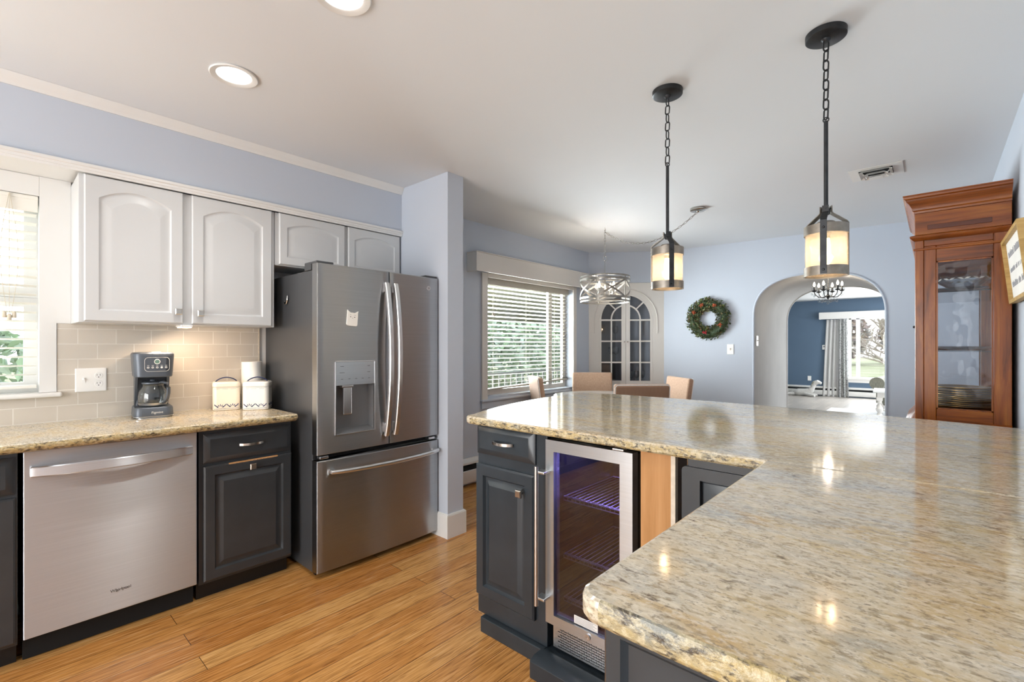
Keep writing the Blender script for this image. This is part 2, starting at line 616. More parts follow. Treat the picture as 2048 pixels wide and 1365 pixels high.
    def loops(self, loops, cap0=True, cap1=True, mi=0, M=None, ring=True):
        """skin a list of equally long vertex loops"""
        t = bmesh.new()
        rs = [[t.verts.new(p) for p in lp] for lp in loops]
        m = len(rs[0])
        for A, B in zip(rs, rs[1:]):
            for k in range(m if ring else m - 1):
                t.faces.new((A[k], A[(k + 1) % m], B[(k + 1) % m], B[k]))
        if cap0:
            t.faces.new(rs[0][::-1])
        if cap1:
            t.faces.new(rs[-1])
        bmesh.ops.recalc_face_normals(t, faces=t.faces)
        return self.merge(t, M, mi)

    def plate(self, outer, holes, y0, y1, M=None, mi=0):
        """board in the x-z plane with holes; outlines are (x,z)"""
        t = bmesh.new()
        ed = []
        allv = []
        for lp in [outer] + holes:
            vs = [t.verts.new((x, y0, z)) for x, z in lp]
            allv.append(vs)
            for i in range(len(vs)):
                ed.append(t.edges.new((vs[i], vs[(i + 1) % len(vs)])))
        bmesh.ops.triangle_fill(t, edges=ed, use_beauty=True)
        front = list(t.faces)
        mp = {}
        for vs in allv:
            for v in vs:
                mp[v] = t.verts.new((v.co.x, y1, v.co.z))
        for f in front:
            t.faces.new([mp[v] for v in f.verts][::-1])
        for vs in allv:
            for i in range(len(vs)):
                a, b = vs[i], vs[(i + 1) % len(vs)]
                t.faces.new((a, b, mp[b], mp[a]))
        bmesh.ops.recalc_face_normals(t, faces=t.faces)
        return self.merge(t, M, mi)

    def build(self, name, mats, parent=None, world=False, ang=32, base=None):
        me = bpy.data.meshes.new(name)
        if parent is not None and world:
            Mi = Matrix.LocRotScale(parent.location, parent.rotation_euler, None).inverted()
            if parent.parent is not None:
                pp = parent.parent
                Mi = Mi @ Matrix.LocRotScale(pp.location, pp.rotation_euler, None).inverted()
            bmesh.ops.transform(self.bm, matrix=Mi, verts=self.bm.verts)
        loc = None
        if parent is None:
            xs = [v.co for v in self.bm.verts]
            loc = base or Vector(((min(c.x for c in xs) + max(c.x for c in xs)) / 2, (min(c.y for c in xs) + max(c.y for c in xs)) / 2, min(c.z for c in xs)))
            bmesh.ops.translate(self.bm, vec=-Vector(loc), verts=self.bm.verts)
        self.bm.to_mesh(me)
        self.bm.free()
        for m in (mats if isinstance(mats, (list, tuple)) else [mats]):
            me.materials.append(MT[m] if isinstance(m, str) else m)
        me.polygons.foreach_set('use_smooth', [True] * len(me.polygons))
        flat_big(me, ang)
        o = bpy.data.objects.new(name, me)
        COL.objects.link(o)
        if parent is not None:
            o.parent = parent
        else:
            o.location = loc
        return o


def flat_big(me, ang):
    """crease by angle, and wherever a broad face meets a narrow bevel strip (keeps broad faces truly flat)"""
    t = bmesh.new()
    t.from_mesh(me)
    t.normal_update()
    A = {f: f.calc_area() for f in t.faces}
    lim = R(ang)
    for e in t.edges:
        fs = e.link_faces
        if len(fs) == 2:
            an = e.calc_face_angle(0)
            a, b = A[fs[0]], A[fs[1]]
            e.smooth = not (an > lim or (an > R(3) and max(a, b) > 9 * min(a, b)))
        else:
            e.smooth = False
    t.to_mesh(me)
    t.free()


def tag(o, label, cat, group=None, kind=None):
    o['label'] = label
    o['category'] = cat
    if group:
        o['group'] = group
    if kind:
        o['kind'] = kind
    return o


def struct(o):
    o['kind'] = 'structure'
    return o


def thing(name, label, cat, loc=(0, 0, 0), rz=0.0, group=None):
    o = bpy.data.objects.new(name, None)
    o.empty_display_size = 0.05
    COL.objects.link(o)
    o.location = loc
    o.rotation_euler = (0, 0, rz)
    return tag(o, label, cat, group)


def dup(root, loc=None, rz=None, label=None):
    def cp(o, par):
        c = o.copy()
        COL.objects.link(c)
        if par is not None:
            c.parent = par
            c.matrix_parent_inverse = o.matrix_parent_inverse.copy()
        for ch in [x for x in bpy.data.objects if x.parent == o]:
            cp(ch, c)
        return c
    r = cp(root, None)
    if loc is not None:
        r.location = loc
    if rz is not None:
        r.rotation_euler = (0, 0, rz)
    if label:
        r['label'] = label
    return r


def text_mb(txt, size, depth, M):
    cu = bpy.data.curves.new('t', 'FONT')
    cu.body = txt
    cu.size = size
    cu.extrude = depth
    cu.align_x = 'CENTER'
    ob = bpy.data.objects.new('t', cu)
    COL.objects.link(ob)
    dg = bpy.context.evaluated_depsgraph_get()
    dg.update()
    me = bpy.data.meshes.new_from_object(ob.evaluated_get(dg))
    bpy.data.objects.remove(ob)
    bpy.data.curves.remove(cu)
    t = bmesh.new()
    t.from_mesh(me)
    bpy.data.meshes.remove(me)
    m = MB()
    m.merge(t, M)
    return m


UPRIGHT = Matrix.Rotation(R(90), 4, 'X')     # text lying in x-y stood up, facing -y


def arc(cx, cy, r, a0, a1, n):
    return [(cx + r * math.cos(R(a0 + (a1 - a0) * i / n)), cy + r * math.sin(R(a0 + (a1 - a0) * i / n))) for i in range(n + 1)]


def panel_loop(w, h, inset, y, rise, n):
    x0, x1, z0, zt = inset, w - inset, inset, h - inset
    cx, hw = w / 2, (w - 2 * inset) / 2
    pts = [(x0, y, z0), (x1, y, z0)]
    for i in range(n + 1):
        x = x1 + (x0 - x1) * i / n
        q = (x - cx) / hw
        pts.append((x, y, zt - rise * q * q))
    return pts


def raised_panel(m, w, h, th=0.02, stile=0.052, rise=0.0, n=None, M=None, groove=0.006, field=0.034, lip=0.005):
    n = n or (14 if rise else 2)
    st = [(0, th, 0), (0, lip, 0), (lip, 0, 0), (stile - 0.004, 0, rise), (stile, groove * 0.6, rise), (stile + 0.004, groove, rise),
          (stile + 0.010, groove, rise), (stile + 0.012 + field * 0.5, groove * 0.45, rise), (stile + 0.010 + field, 0.001, rise)]
    m.loops([panel_loop(w, h, i, y, r, n) for i, y, r in st], True, True, 0, M)


def slab_front(m, w, h, th=0.02, edge=0.026, M=None, drop=0.014):
    st = [(0, th, 0), (0, drop, 0), (edge, 0.001, 0), (edge + 0.004, 0, 0)]
    m.loops([panel_loop(w, h, i, y, 0, 2) for i, y, r in st], True, True, 0, M)


def square_knob(parent, x, z, y0=0.0, mat='nickel'):
    m = MB()
    m.cyl((x, y0, z), (x, y0 - 0.016, z), 0.006, 10)
    st = [(0.013, 0.016), (0.0155, 0.019), (0.0155, 0.025), (0.012, 0.029)]
    m.loops([[(x - a, y0 - d, z - a), (x + a, y0 - d, z - a), (x + a, y0 - d, z + a), (x - a, y0 - d, z + a)] for a, d in st])
    return m.build('knob', mat, parent)


def bow_pull(parent, x, z, L, y0=0.0, mat='nickel'):
    m = MB()
    pts = [(x - L / 2 + L * i / 12, y0 - 0.004 - 0.026 * math.sin(PI * i / 12) ** 0.6, z) for i in range(13)]
    m.sweep(pts, [(-0.0045, -0.006), (0.0045, -0.006), (0.0045, 0.006), (-0.0045, 0.006)])
    return m.build('handle', mat, parent)


def chain_links(m, pts, link=0.032, wid=0.011, r=0.0022, seg=6):
    """oval links along a polyline, alternate links turned by 90 degrees"""
    P = [Vector(p) for p in pts]
    # resample
    L = [0]
    for a, b in zip(P, P[1:]):
        L.append(L[-1] + (b - a).length)
    step = link - 3.2 * r
    n = max(1, round(L[-1] / step))

    def at(s):
        for i in range(len(P) - 1):
            if s <= L[i + 1] + 1e-9:
                k = (s - L[i]) / max(1e-9, L[i + 1] - L[i])
                return P[i].lerp(P[i + 1], k)
        return P[-1]
    for k in range(n):
        a, b = at(L[-1] * k / n), at(L[-1] * (k + 1) / n)
        c = (a + b) / 2
        d = (b - a).normalized()
        sd = d.orthogonal().normalized() if abs(d.z) > 0.9 else d.cross(Vector((0, 0, 1))).normalized()
        if k % 2:
            sd = d.cross(sd).normalized()
        hl = link / 2 - r
        hw = wid / 2
        pt = []
        for i in range(12):
            an = 2 * PI * i / 12
            u, v = math.cos(an), math.sin(an)
            pt.append(c + d * (u * hw + (hl - hw) * (1 if u > 0 else -1)) + sd * (v * hw))
        m.tube(pt, r, seg, True, ref=tuple(d.cross(sd)))


# ------------------------------------------------------------------ the setting
XL, XR = -3.283, 0.308          # kitchen side walls
XD = -3.24                      # dining window wall
ZC = 2.469
YR = -2.60                      # rear wall (behind the camera)
FL = Vector((-3.239, 5.063, 0))   # left end of the diagonal corner wall
FRc = Vector((-2.50, 5.617, 0))   # its right end
BWA = Vector((-2.613, 5.607, 0))
BWT = Vector((0.99641, 0.08469, 0))
BWR = math.atan2(BWT.y, BWT.x)


def bw(s, off=0.0, z=0.0):
    """point on the back wall: s along it, off towards the room"""
    return Vector((BWA.x + BWT.x * s + BWT.y * off, BWA.y + BWT.y * s - BWT.x * off, z))


struct(MB().box(-3.55, 0.5, YR - 0.2, 6.0, -0.12, 0.0).build('floor', 'floor'))
struct(MB().box(-4.6, 3.2, 6.0, 14.6, -0.12, 0.0).build('floor_living', 'floor2'))
struct(MB().box(-3.55, 0.5, YR - 0.2, 6.0, ZC, ZC + 0.1).build('ceiling', 'ceiling'))
struct(MB().box(-4.6, 3.2, 7.33, 14.6, ZC, ZC + 0.1).build('ceiling_living', 'white'))

# kitchen wall with the window over the sink
WY0, WY1, WZ0, WZ1 = -1.00, 0.175, 1.065, 2.03
m = MB()
X0, X1 = XL - 0.17, XL
m.box(X0, X1, YR, WY0, 0, ZC)
m.box(X0, X1, WY1, 2.08, 0, ZC)
m.box(X0, X1, WY0, WY1, 0, WZ0)
m.box(X0, X1, WY0, WY1, WZ1, ZC)
struct(m.build('wall_left', 'white'))
# soffit above the wall cabinets
m = MB()
m.box(XL + 0.002, -2.965, YR + 0.002, 2.072, 2.15, ZC - 0.001)
struct(m.build('wall_soffit', 'wall'))
struct(MB().box(XL + 0.004, -2.967, YR + 0.002, 2.070, 2.128, 2.149).build('trim_4', 'white'))
# crown and cabinet-top mouldings, running along Y


def run_y(prof, y0, y1, name, mat):
    t = MB()
    t.loops([[(x, y0, z) for x, z in prof], [(x, y1, z) for x, z in prof]])
    return struct(t.build(name, mat))


run_y([(-2.9645, 2.4205), (-2.958, 2.4205), (-2.955, 2.430), (-2.948, 2.436), (-2.940, 2.450), (-2.935, 2.456), (-2.930, 2.468), (-2.9645, 2.468)], YR + 0.01, 2.071, 'trim_1', 'white')
run_y([(-2.9645, 2.108), (-2.956, 2.108), (-2.954, 2.118), (-2.951, 2.120), (-2.951, 2.131), (-2.944, 2.135), (-2.944, 2.147), (-2.9645, 2.147)], YR + 0.01, 2.071, 'trim_2', 'white')

# pier at the end of the run
struct(MB().box(XL, -2.438, 2.073, 2.212, 0, ZC - 0.001).build('wall_pier', 'wall'))
m = MB()
for z0, z1, o in ((0.0, 0.150, 0.016), (0.150, 0.156, 0.013), (0.156, 0.160, 0.008)):
    m.box(-2.70, -2.438 + o, 2.073 - o, 2.212 + o, z0, z1)
struct(m.build('baseboard_pier', 'white'))

# dining wall with its window
DY0, DY1, DZ0, DZ1 = 3.245, 4.70, 0.80, 1.99
m = MB()
X0, X1 = XD - 0.17, XD
m.box(X0, X1, 2.10, DY0, 0, ZC)
m.box(X0, X1, DY1, 5.75, 0, ZC)
m.box(X0, X1, DY0, DY1, 0, DZ0)
m.box(X0, X1, DY0, DY1, DZ1, ZC)
struct(m.build('wall_dining', 'wall'))

# diagonal corner wall above the built-in cabinet
t = (FRc - FL).normalized()
DIA = math.atan2(t.y, t.x)
DW_ = (FRc - FL).length
M = TR(*FL) @ rotz(DIA)
m = MB()
m.box(-0.02, DW_ + 0.02, 0, 0.06, 2.083, ZC, M=M)
struct(m.build('wall_corner', 'wall'))

# back wall with the vaulted passage
XA, XB, ZS, ZH = -1.500, -0.348, 1.60, 0.452


def arch_profile(n=40):
    cx, hw = (XA + XB) / 2, (XB - XA) / 2
    out = [(XA, 0.0)]
    for i in range(n + 1):
        a = PI - PI * i / n
        c, s_ = math.cos(a), math.sin(a)
        e = 2 / 2.5
        out.append((cx + hw * math.copysign(abs(c) ** e, c), ZS + ZH * abs(s_) ** e))
    out.append((XB, 0.0))
    return out


AP = arch_profile()
t = bmesh.new()


def wally(x):
    return BWA.y + (x - BWA.x) * BWT.y / BWT.x


front, back, sides = [], [], []
x0, x1 = -3.45, XR + 0.17
outer = [(x0, 0), (x0, ZC), (x1, ZC), (x1, 0)]


def wall_face(tb, yf):
    loop = [(x1, 0), (x1, ZC), (x0, ZC), (x0, 0)] + AP
    vs = [tb.verts.new((x, yf(x), z)) for x, z in loop]
    es = [tb.edges.new((vs[i], vs[(i + 1) % len(vs)])) for i in range(len(vs))]
    bmesh.ops.triangle_fill(tb, edges=es, use_beauty=True)
    return vs


wall_face(t, wally)
bmesh.ops.recalc_face_normals(t, faces=t.faces)
for f in t.faces:
    if f.normal.y > 0:
        f.normal_flip()
struct(MB().merge(t).build('wall_back', 'wall', ang=20))
t = bmesh.new()
wall_face(t, lambda x: 7.33)
for f in t.faces:
    if f.normal.y < 0:
        f.normal_flip()
m = MB()
m.merge(t)
m.box(-4.6, x0, 7.2, 7.33, 0, ZC)
m.box(x1, 3.2, 7.2, 7.33, 0, ZC)
struct(m.build('wall_living', 'white', ang=20))
# vault and jambs of the passage
m = MB()
m.loops([[(x, wally(x), z) for x, z in AP], [(x, 7.33, z) for x, z in AP]], False, False, ring=False)
vault = m.bm
struct(m.build('wall_passage', 'passage'))
# painted bead round both mouths of the arch
for nm, yf, mat in (('trim_5', lambda x: wally(x) - 0.001, 'wall'), ('trim_6', lambda x: 7.30, 'white')):
    m = MB()
    m.sweep([(x, yf(x), z) for x, z in AP], [(0.010 * math.cos(2 * PI * i / 10), 0.010 * math.sin(2 * PI * i / 10)) for i in range(10)], ref=(0, 1, 0))
    struct(m.build(nm, mat))
# roof over the passage void
struct(MB().box(-3.5, 0.5, 6.0, 7.33, ZC, ZC + 0.1).build('ceiling_passage', 'passage'))

# right wall, and the rear wall with a made-up window added for fill
struct(MB().box(XR, XR + 0.17, YR, 5.95, 0, ZC).build('wall_right', 'wall'))
m = MB()
m.box(-3.45, -2.75, YR - 0.17, YR, 0, ZC)
m.box(-0.25, 0.47, YR - 0.17, YR, 0, ZC)
m.box(-2.75, -0.25, YR - 0.17, YR, 2.2, ZC)
m.box(-2.75, -0.25, YR - 0.17, YR, 0, 0.3)
struct(m.build('wall_rear', 'wall'))
m = MB()
for a, b in ((-2.75, -2.69), (-1.53, -1.47), (-0.31, -0.25)):
    m.box(a, b, YR - 0.12, YR - 0.04, 0.3, 2.2)
m.box(-2.75, -0.25, YR - 0.12, YR - 0.04, 0.3, 0.37)
m.box(-2.75, -0.25, YR - 0.12, YR - 0.04, 2.13, 2.2)
struct(m.build('window_added_rear', 'white'))

# living room beyond
NY = 14.45
WLx0, WLx1, WLz0, WLz1 = -1.60, 1.2, 0.485, 2.02
m = MB()
m.box(-4.6, WLx0, NY, NY + 0.17, 0, ZC)
m.box(WLx1, 3.2, NY, NY + 0.17, 0, ZC)
m.box(WLx0, WLx1, NY, NY + 0.17, 0, WLz0)
m.box(WLx0, WLx1, NY, NY + 0.17, WLz1, ZC)
struct(m.build('wall_navy', 'navy'))
struct(MB().box(-4.77, -4.6, 7.2, 14.6, 0, ZC).build('wall_living_left', 'navy'))
m = MB()
m.box(3.2, 3.37, 7.2, 9.5, 0, ZC)
m.box(3.2, 3.37, 12.1, 14.6, 0, ZC)
m.box(3.2, 3.37, 9.5, 12.1, 0, 0.65)
m.box(3.2, 3.37, 9.5, 12.1, 2.15, ZC)
struct(m.build('wall_living_right', 'navy'))
m = MB()
for y_ in (9.5, 10.77, 12.04):
    m.box(3.24, 3.32, y_, y_ + 0.06, 0.65, 2.15)
m.box(3.241, 3.319, 9.5, 12.1, 0.65, 0.71)
m.box(3.241, 3.319, 9.5, 12.1, 2.09, 2.15)
struct(m.build('window_added_side', 'white'))  # made-up window frame, added to go with the side fill lamp

# kitchen window: casing, sill, double-hung sash and glass
m = MB()
m.box(XL + 0.001, XL + 0.012, WY1, 0.236, WZ0, 1.4085)
m.box(XL + 0.001, XL + 0.012, WY1, 0.2885, 1.4086, 2.127)
m.box(XL + 0.001, XL + 0.012, -1.15, WY0, WZ0, 2.127, 0.002)
m.box(XL + 0.001, XL + 0.012, WY0, WY1, WZ1, 2.127, 0.002)
wf = struct(m.build('window_1', 'white'))
m = MB()
m.box(XL - 0.16, XL + 0.042, -1.18, 0.255, WZ0 - 0.024, WZ0 - 0.001, 0.008, 3)
m.build('window_sill', 'white', wf, world=True)
m = MB()
xs0, xs1 = XL - 0.12, XL - 0.085
for z0, z1 in ((WZ0, 1.535), (1.536, WZ1)):
    for y0, y1 in ((WY0, WY0 + 0.05), (WY1 - 0.05, WY1), ((WY0 + WY1) / 2 - 0.03, (WY0 + WY1) / 2 + 0.03)):
        m.box(xs0, xs1, y0, y1, z0, z1)
    m.box(xs0 + 0.002, xs1 - 0.002, WY0, WY1, z0 + 0.0005, z0 + 0.05)
    m.box(xs0 + 0.002, xs1 - 0.002, WY0, WY1, z1 - 0.045, z1 - 0.0005)
m.build('sash', 'white', wf, world=True)
MB().box(XL - 0.105, XL - 0.102, WY0, WY1, WZ0, WZ1).build('window_pane', 'glass', wf, world=True)

# dining window
m = MB()
m.box(XD + 0.001, XD + 0.02, 3.170, DY0, DZ0 - 0.03, 2.0, 0.003)
m.box(XD + 0.001, XD + 0.02, DY1, 4.765, DZ0 - 0.03, 2.0, 0.003)
m.box(XD + 0.001, XD + 0.02, DY0, DY1, 1.96, 2.02, 0.003)
wf = struct(m.build('window_2', 'cream'))
m = MB()
m.box(XD - 0.15, XD + 0.035, 3.155, 4.77, DZ0 - 0.045, DZ0 - 0.025, 0.005)
m.box(XD + 0.001, XD + 0.018, 3.168, 4.755, DZ0 - 0.115, DZ0 - 0.046, 0.003)
m.build('window_sill', 'wall', wf, world=True)
m = MB()
xs0, xs1 = XD - 0.13, XD - 0.10
for y0, y1 in ((DY0, DY0 + 0.05), (DY1 - 0.06, DY1), (4.36, 4.43)):
    m.box(xs0, xs1, y0, y1, DZ0, DZ1)
m.box(xs0 + 0.002, xs1 - 0.002, DY0, DY1, DZ0 - 0.024, DZ0 + 0.05)
m.box(xs0 + 0.002, xs1 - 0.002, DY0, DY1, DZ1 - 0.05, DZ1 - 0.0005)
m.build('sash', 'cream', wf, world=True)
MB().box(XD - 0.117, XD - 0.114, DY0, DY1, DZ0, DZ1).build('window_pane', 'glass', wf, world=True)

# living room window
m = MB()
for x0_, x1_ in ((WLx0 - 0.03, WLx0 + 0.05), (-1.455, -1.375), (WLx1 - 0.05, WLx1 + 0.05)):
    m.box(x0_, x1_, NY - 0.02, NY + 0.08, WLz0, WLz1)
m.box(WLx0, WLx1, NY - 0.02, NY + 0.08, WLz1 - 0.07, WLz1)
m.box(WLx0, -1.455, NY + 0.02, NY + 0.07, 1.22, 1.27)
m.box(WLx0 - 0.1, WLx1 + 0.1, NY - 0.06, NY + 0.1, WLz0 - 0.03, WLz0 + 0.03)
m.box(WLx0 - 0.06, WLx1 + 0.06, NY - 0.02, NY - 0.001, WLz0 - 0.11, WLz0 - 0.03)
wf = struct(m.build('window_3', 'white'))
MB().box(WLx0, WLx1, NY + 0.045, NY + 0.048, WLz0, WLz1).build('window_pane', 'glass', wf, world=True)

# ------------------------------------------------------------------ kitchen wall run


def rrect(w, d, r, n=5, cx=0.0, cy=0.0):
    pts = []
    for sx, sy, a in ((1, 1, 0), (-1, 1, 90), (-1, -1, 180), (1, -1, 270)):
        for i in range(n + 1):
            an = R(a + 90 * i / n)
            pts.append((cx + sx * (w / 2 - r) + r * math.cos(an), cy + sy * (d / 2 - r) + r * math.sin(an)))
    return pts


def lofted(m, secs, mi=0, M=None):
    """secs: list of (z, outline)"""
    m.loops([[(x, y, z) for x, y in o] for z, o in secs], True, True, mi, M)


m = MB()
m.box(XL + 0.0005, XL + 0.008, 0.238, 1.182, 0.915, 1.408)
m.box(XL + 0.0005, XL + 0.008, -1.7, 0.238, 0.915, 1.0405)
struct(m.build('wall_backsplash', 'tile', base=Vector((0, 0, 0))))
struct(MB().box(XL + 0.0005, XL + 0.010, 1.182, 1.190, 0.915, 1.408).build('trim_3', 'ply_edge'))


def arched_door(parent, x, z, w, h, rise, stile=0.056):
    m = MB()
    raised_panel(m, w, h, 0.019, stile, rise, M=TR(x, 0, z))
    return m.build('door', 'cab_white', parent)


# wall cabinet, two tall doors; y=0 is the door face
c = thing('wall_cabinet', 'white wall cabinet with two tall arched doors above the coffee maker', 'cabinet', (-2.965, 0.289, 0), R(90))
m = MB()
m.box(0, 0.878, 0.0195, 0.309, 1.407, 2.107, 0.0015)
m.build('body', 'cab_white', c)
d = arched_door(c, 0.018, 1.413, 0.392, 0.692, 0.050)
square_knob(d, 0.384, 1.474)
d = arched_door(c, 0.449, 1.413, 0.41, 0.692, 0.050)
square_knob(d, 0.484, 1.470)
# short cabinet above the refrigerator
c = thing('wall_cabinet', 'short white wall cabinet with two arched doors above the refrigerator', 'cabinet', (-2.965, 1.171, 0), R(90))
m = MB()
m.box(0, 0.894, 0.0195, 0.309, 1.786, 2.107, 0.0015)
m.build('body', 'cab_white', c)
arched_door(c, 0.020, 1.793, 0.428, 0.313, 0.038, 0.050)
arched_door(c, 0.473, 1.793, 0.415, 0.313, 0.038, 0.050)

c = thing('cabinet_light', 'small white puck light under the tall white wall cabinet', 'light', (-3.02, 0.716, 1.392))
MB().box(-0.05, 0.05, -0.028, 0.028, 0.003, 0.0145, 0.003).build('housing', 'plastic_w', c)
MB().box(-0.042, 0.042, -0.022, 0.022, 0, 0.003).build('lens', 'bulb', c)
lamp('cabinet_lamp', 'AREA', (-3.05, 0.72, 1.388), 4.0, (1.0, 0.76, 0.55), 0.30, 0.06, rot=(0, R(-22), R(90)), parent=c)


def base_cabinet(name, label, loc, rz, w, cols, mat, z_top=0.874, z_door=(0.105, 0.686), z_drw=(0.700, 0.848), kick=0.09, depth=0.553, drw_pull='pull', knob='top', rise=0.0, kickback=0.075):
    """cols: list of (x0, x1); y=0 door face"""
    c = thing(name, label, 'cabinet', loc, rz)
    m = MB()
    m.box(0, w, 0.0205, depth, kick, z_top, 0.002)
    m.build('body', mat, c)
    if kick:
        MB().box(0.002, w - 0.002, kickback, depth, 0.0, kick - 0.0005).build('toe_kick', 'black', c)
    for i, (x0, x1, side) in enumerate(cols):
        if z_drw:
            m = MB()
            slab_front(m, x1 - x0, z_drw[1] - z_drw[0], 0.02, 0.024, TR(x0, 0, z_drw[0]))
            d = m.build('drawer', mat, c)
            bow_pull(d, (x0 + x1) / 2 + (0.004 if drw_pull == 'pull' else 0), (z_drw[0] + z_drw[1]) / 2 + 0.0, 0.115)
        m = MB()
        raised_panel(m, x1 - x0, z_door[1] - z_door[0], 0.02, 0.052, 0, M=TR(x0, 0, z_door[0]), lip=0.007, groove=0.013, field=0.026)
        d = m.build('door', mat, c)
        if side == 'mid':
            square_knob(d, (x0 + x1) / 2 + 0.005, z_door[1] - 0.034)
        elif side == 'r':
            square_knob(d, x1 - 0.062, z_door[1] - 0.080)
        elif side == 'l':
            square_knob(d, x0 + 0.062, z_door[1] - 0.080)
    return c


wc = base_cabinet('base_cabinet', 'charcoal base cabinet with one drawer and door between dishwasher and refrigerator', (-2.727, 0.712, 0), R(90), 0.455, [(0.018, 0.452, 'mid')], 'dark')
wd = [o_ for o_ in bpy.data.objects if o_.parent == wc and o_.name.startswith('door')][0]
m = MB()
rw_ = random.Random(5)
t = bmesh.new()
top_, bot_ = [], []
for i in range(40):
    x = 0.13 + 0.245 * i / 39
    k = math.sin(PI * i / 39)
    top_.append(t.verts.new((x, 0.0046, 0.68615)))
    bot_.append(t.verts.new((x, -0.0004, 0.6795 - 0.0035 * k * rw_.random())))
for i in range(39):
    t.faces.new((bot_[i], bot_[i + 1], top_[i + 1], top_[i]))
m.merge(t)
m.build('worn_edge', 'ply', wd)['label'] = 'paint worn to bare orange wood'
base_cabinet('base_cabinet', 'charcoal base cabinet at the photo\'s left edge beside the dishwasher', (-2.727, -0.81, 0), R(90), 0.895, [(0.02, 0.44, 'r'), (0.455, 0.889, 'l')], 'dark')
base_cabinet('base_cabinet', 'charcoal base cabinet beyond the sink cabinet at the run\'s far left end', (-2.727, -1.70, 0), R(90), 0.885, [(0.02, 0.44, 'r'), (0.455, 0.87, 'l')], 'dark')

# dishwasher
c = thing('dishwasher', 'brushed steel dishwasher with bowed bar handle under the left counter', 'dishwasher', (-2.727, 0.0965, 0), R(90))
MB().box(0.006, 0.600, 0.052, 0.545, 0.10, 0.862).build('body', 'black', c)
MB().box(0.004, 0.602, 0.062, 0.10, 0.004, 0.0995).build('toe_kick', 'gap', c)
m = MB()
m.box(0.003, 0.603, 0.0, 0.050, 0.108, 0.866, 0.004, 3)
d = m.build('door', 'steel', c)
m = MB()
pts = [(0.025 + 0.555 * i / 24, -0.006 - 0.048 * (1 - (2 * i / 24 - 1) ** 2) ** 0.8, 0.783) for i in range(25)]
m.sweep(pts, [(-0.006, -0.021), (0.003, -0.021), (0.006, -0.017), (0.006, 0.017), (0.003, 0.021), (-0.006, 0.021)])
m.box(0.025, 0.034, -0.012, 0.0, 0.765, 0.801)
m.box(0.571, 0.580, -0.012, 0.0, 0.765, 0.801)
m.build('handle', 'steel', d)
m = text_mb('Whirlpool', 0.0175, 0.0003, TR(0.309, -0.0006, 0.196) @ UPRIGHT)
pts = [(0.309 + 0.022 * math.cos(a) - 0.0 + 0.004, -0.0008, 0.199 + 0.0042 * math.sin(a) + 0.006 * math.cos(a) * 0.4) for a in [R(-60 + 300 * i / 20) for i in range(21)]]
m.tube(pts, 0.0005, 5)
m.build('lettering', 'ink', d)

# granite worktop on the wall run: polished body, chiselled front
cw = thing('worktop', 'speckled beige granite worktop along the window wall, coffee maker standing on it', 'worktop', (-3.0, 0, 0.875))
m = MB()
yl, yr_ = -1.70, 1.166
prof = [(XL + 0.009, 0.876), (-2.668, 0.876), (-2.655, 0.882), (-2.647, 0.893), (-2.645, 0.900), (-2.648, 0.909), (-2.656, 0.9145), (XL + 0.009, 0.9150)]
m.loops([[(x, y, z) for x, z in prof] for y in (yl, yr_ - 0.006)] + [[(x if x < -3.2 else x - 0.006, yr_, z + (0.003 if z < 0.89 else -0.003)) for x, z in prof]])
m.build('slab', 'granite', cw, world=True)
m = MB()
pf = [(-2.6665, 0.8755), (-2.6525, 0.881), (-2.6440, 0.892), (-2.6420, 0.900), (-2.6450, 0.9095)]
m.loops([[(x, y, z) for x, z in pf + [(-2.655, 0.908), (-2.66, 0.88)]] for y in (yl, yr_ - 0.008)])
m.build('front_edge', 'gedge', cw, world=True)

# switch and outlet plate on the tiles
c = thing('wall_plate', 'white double wall plate with toggle and outlet on the tiles left of coffee maker', 'outlet', (XL + 0.0085, 0.366, 1.118), R(90))
m = MB()
lofted(m, [(0, rrect(0.124, 0.122, 0.004)), (0.004, rrect(0.124, 0.122, 0.004)), (0.0062, rrect(0.116, 0.114, 0.004))], M=Matrix.Rotation(R(90), 4, 'X'))
m.build('plate', 'plastic_w', c)
m = MB()
m.box(-0.034, -0.024, -0.0085, -0.006, -0.014, 0.014)
m.box(-0.033, -0.025, -0.016, -0.006, -0.001, 0.010, 0.002)
m.build('toggle', 'plastic_w', c)
for zz in (0.021, -0.021):
    m = MB()
    m.lathe([(0, 0.0075), (0.0165, 0.0075), (0.0175, 0.006)], 24, TR(0.029, 0, zz) @ Matrix.Rotation(R(90), 4, 'X'))
    o = m.build('outlet_face', 'plastic_w', c)
    m = MB()
    for xx in (-0.006, 0.006):
        m.box(0.029 + xx - 0.0009, 0.029 + xx + 0.0009, -0.0079, -0.0076, zz - 0.001, zz + 0.008)
    m.lathe([(0, 0.0078), (0.0024, 0.0078), (0.0024, 0.0074)], 10, TR(0.029, 0, zz - 0.008) @ Matrix.Rotation(R(90), 4, 'X'))
    m.build('slots', 'ink', o)

# ---------------- refrigerator
FW_ = 0.846
c = thing('refrigerator', 'dark stainless french door refrigerator with water dispenser and bottom freezer', 'refrigerator', (-2.524, 1.216, 0), R(90))
m = MB()
m.box(0.006, FW_ - 0.006, 0.075, 0.738, 0.022, 1.722, 0.004)
m.build('body', 'fridge_side', c)
for px in (0.05, FW_ - 0.05):
    for py in (0.12, 0.66):
        MB().cyl((px, py, 0), (px, py, 0.0215), 0.02, 12).build('foot', 'black', c)
m = MB()
m.box(0.02, FW_ - 0.02, 0.07, 0.09, 0.004, 0.04)
m.build('base_grille', 'black', c)
m = MB()
m.box(0.008, FW_ - 0.008, 0.055, 0.0745, 0.66, 0.684)
m.build('door_gasket', 'gap', c)


def ff(x):
    q = (x - FW_ / 2) / (FW_ / 2)
    return -0.011 * (1 - q * q) + 0.004


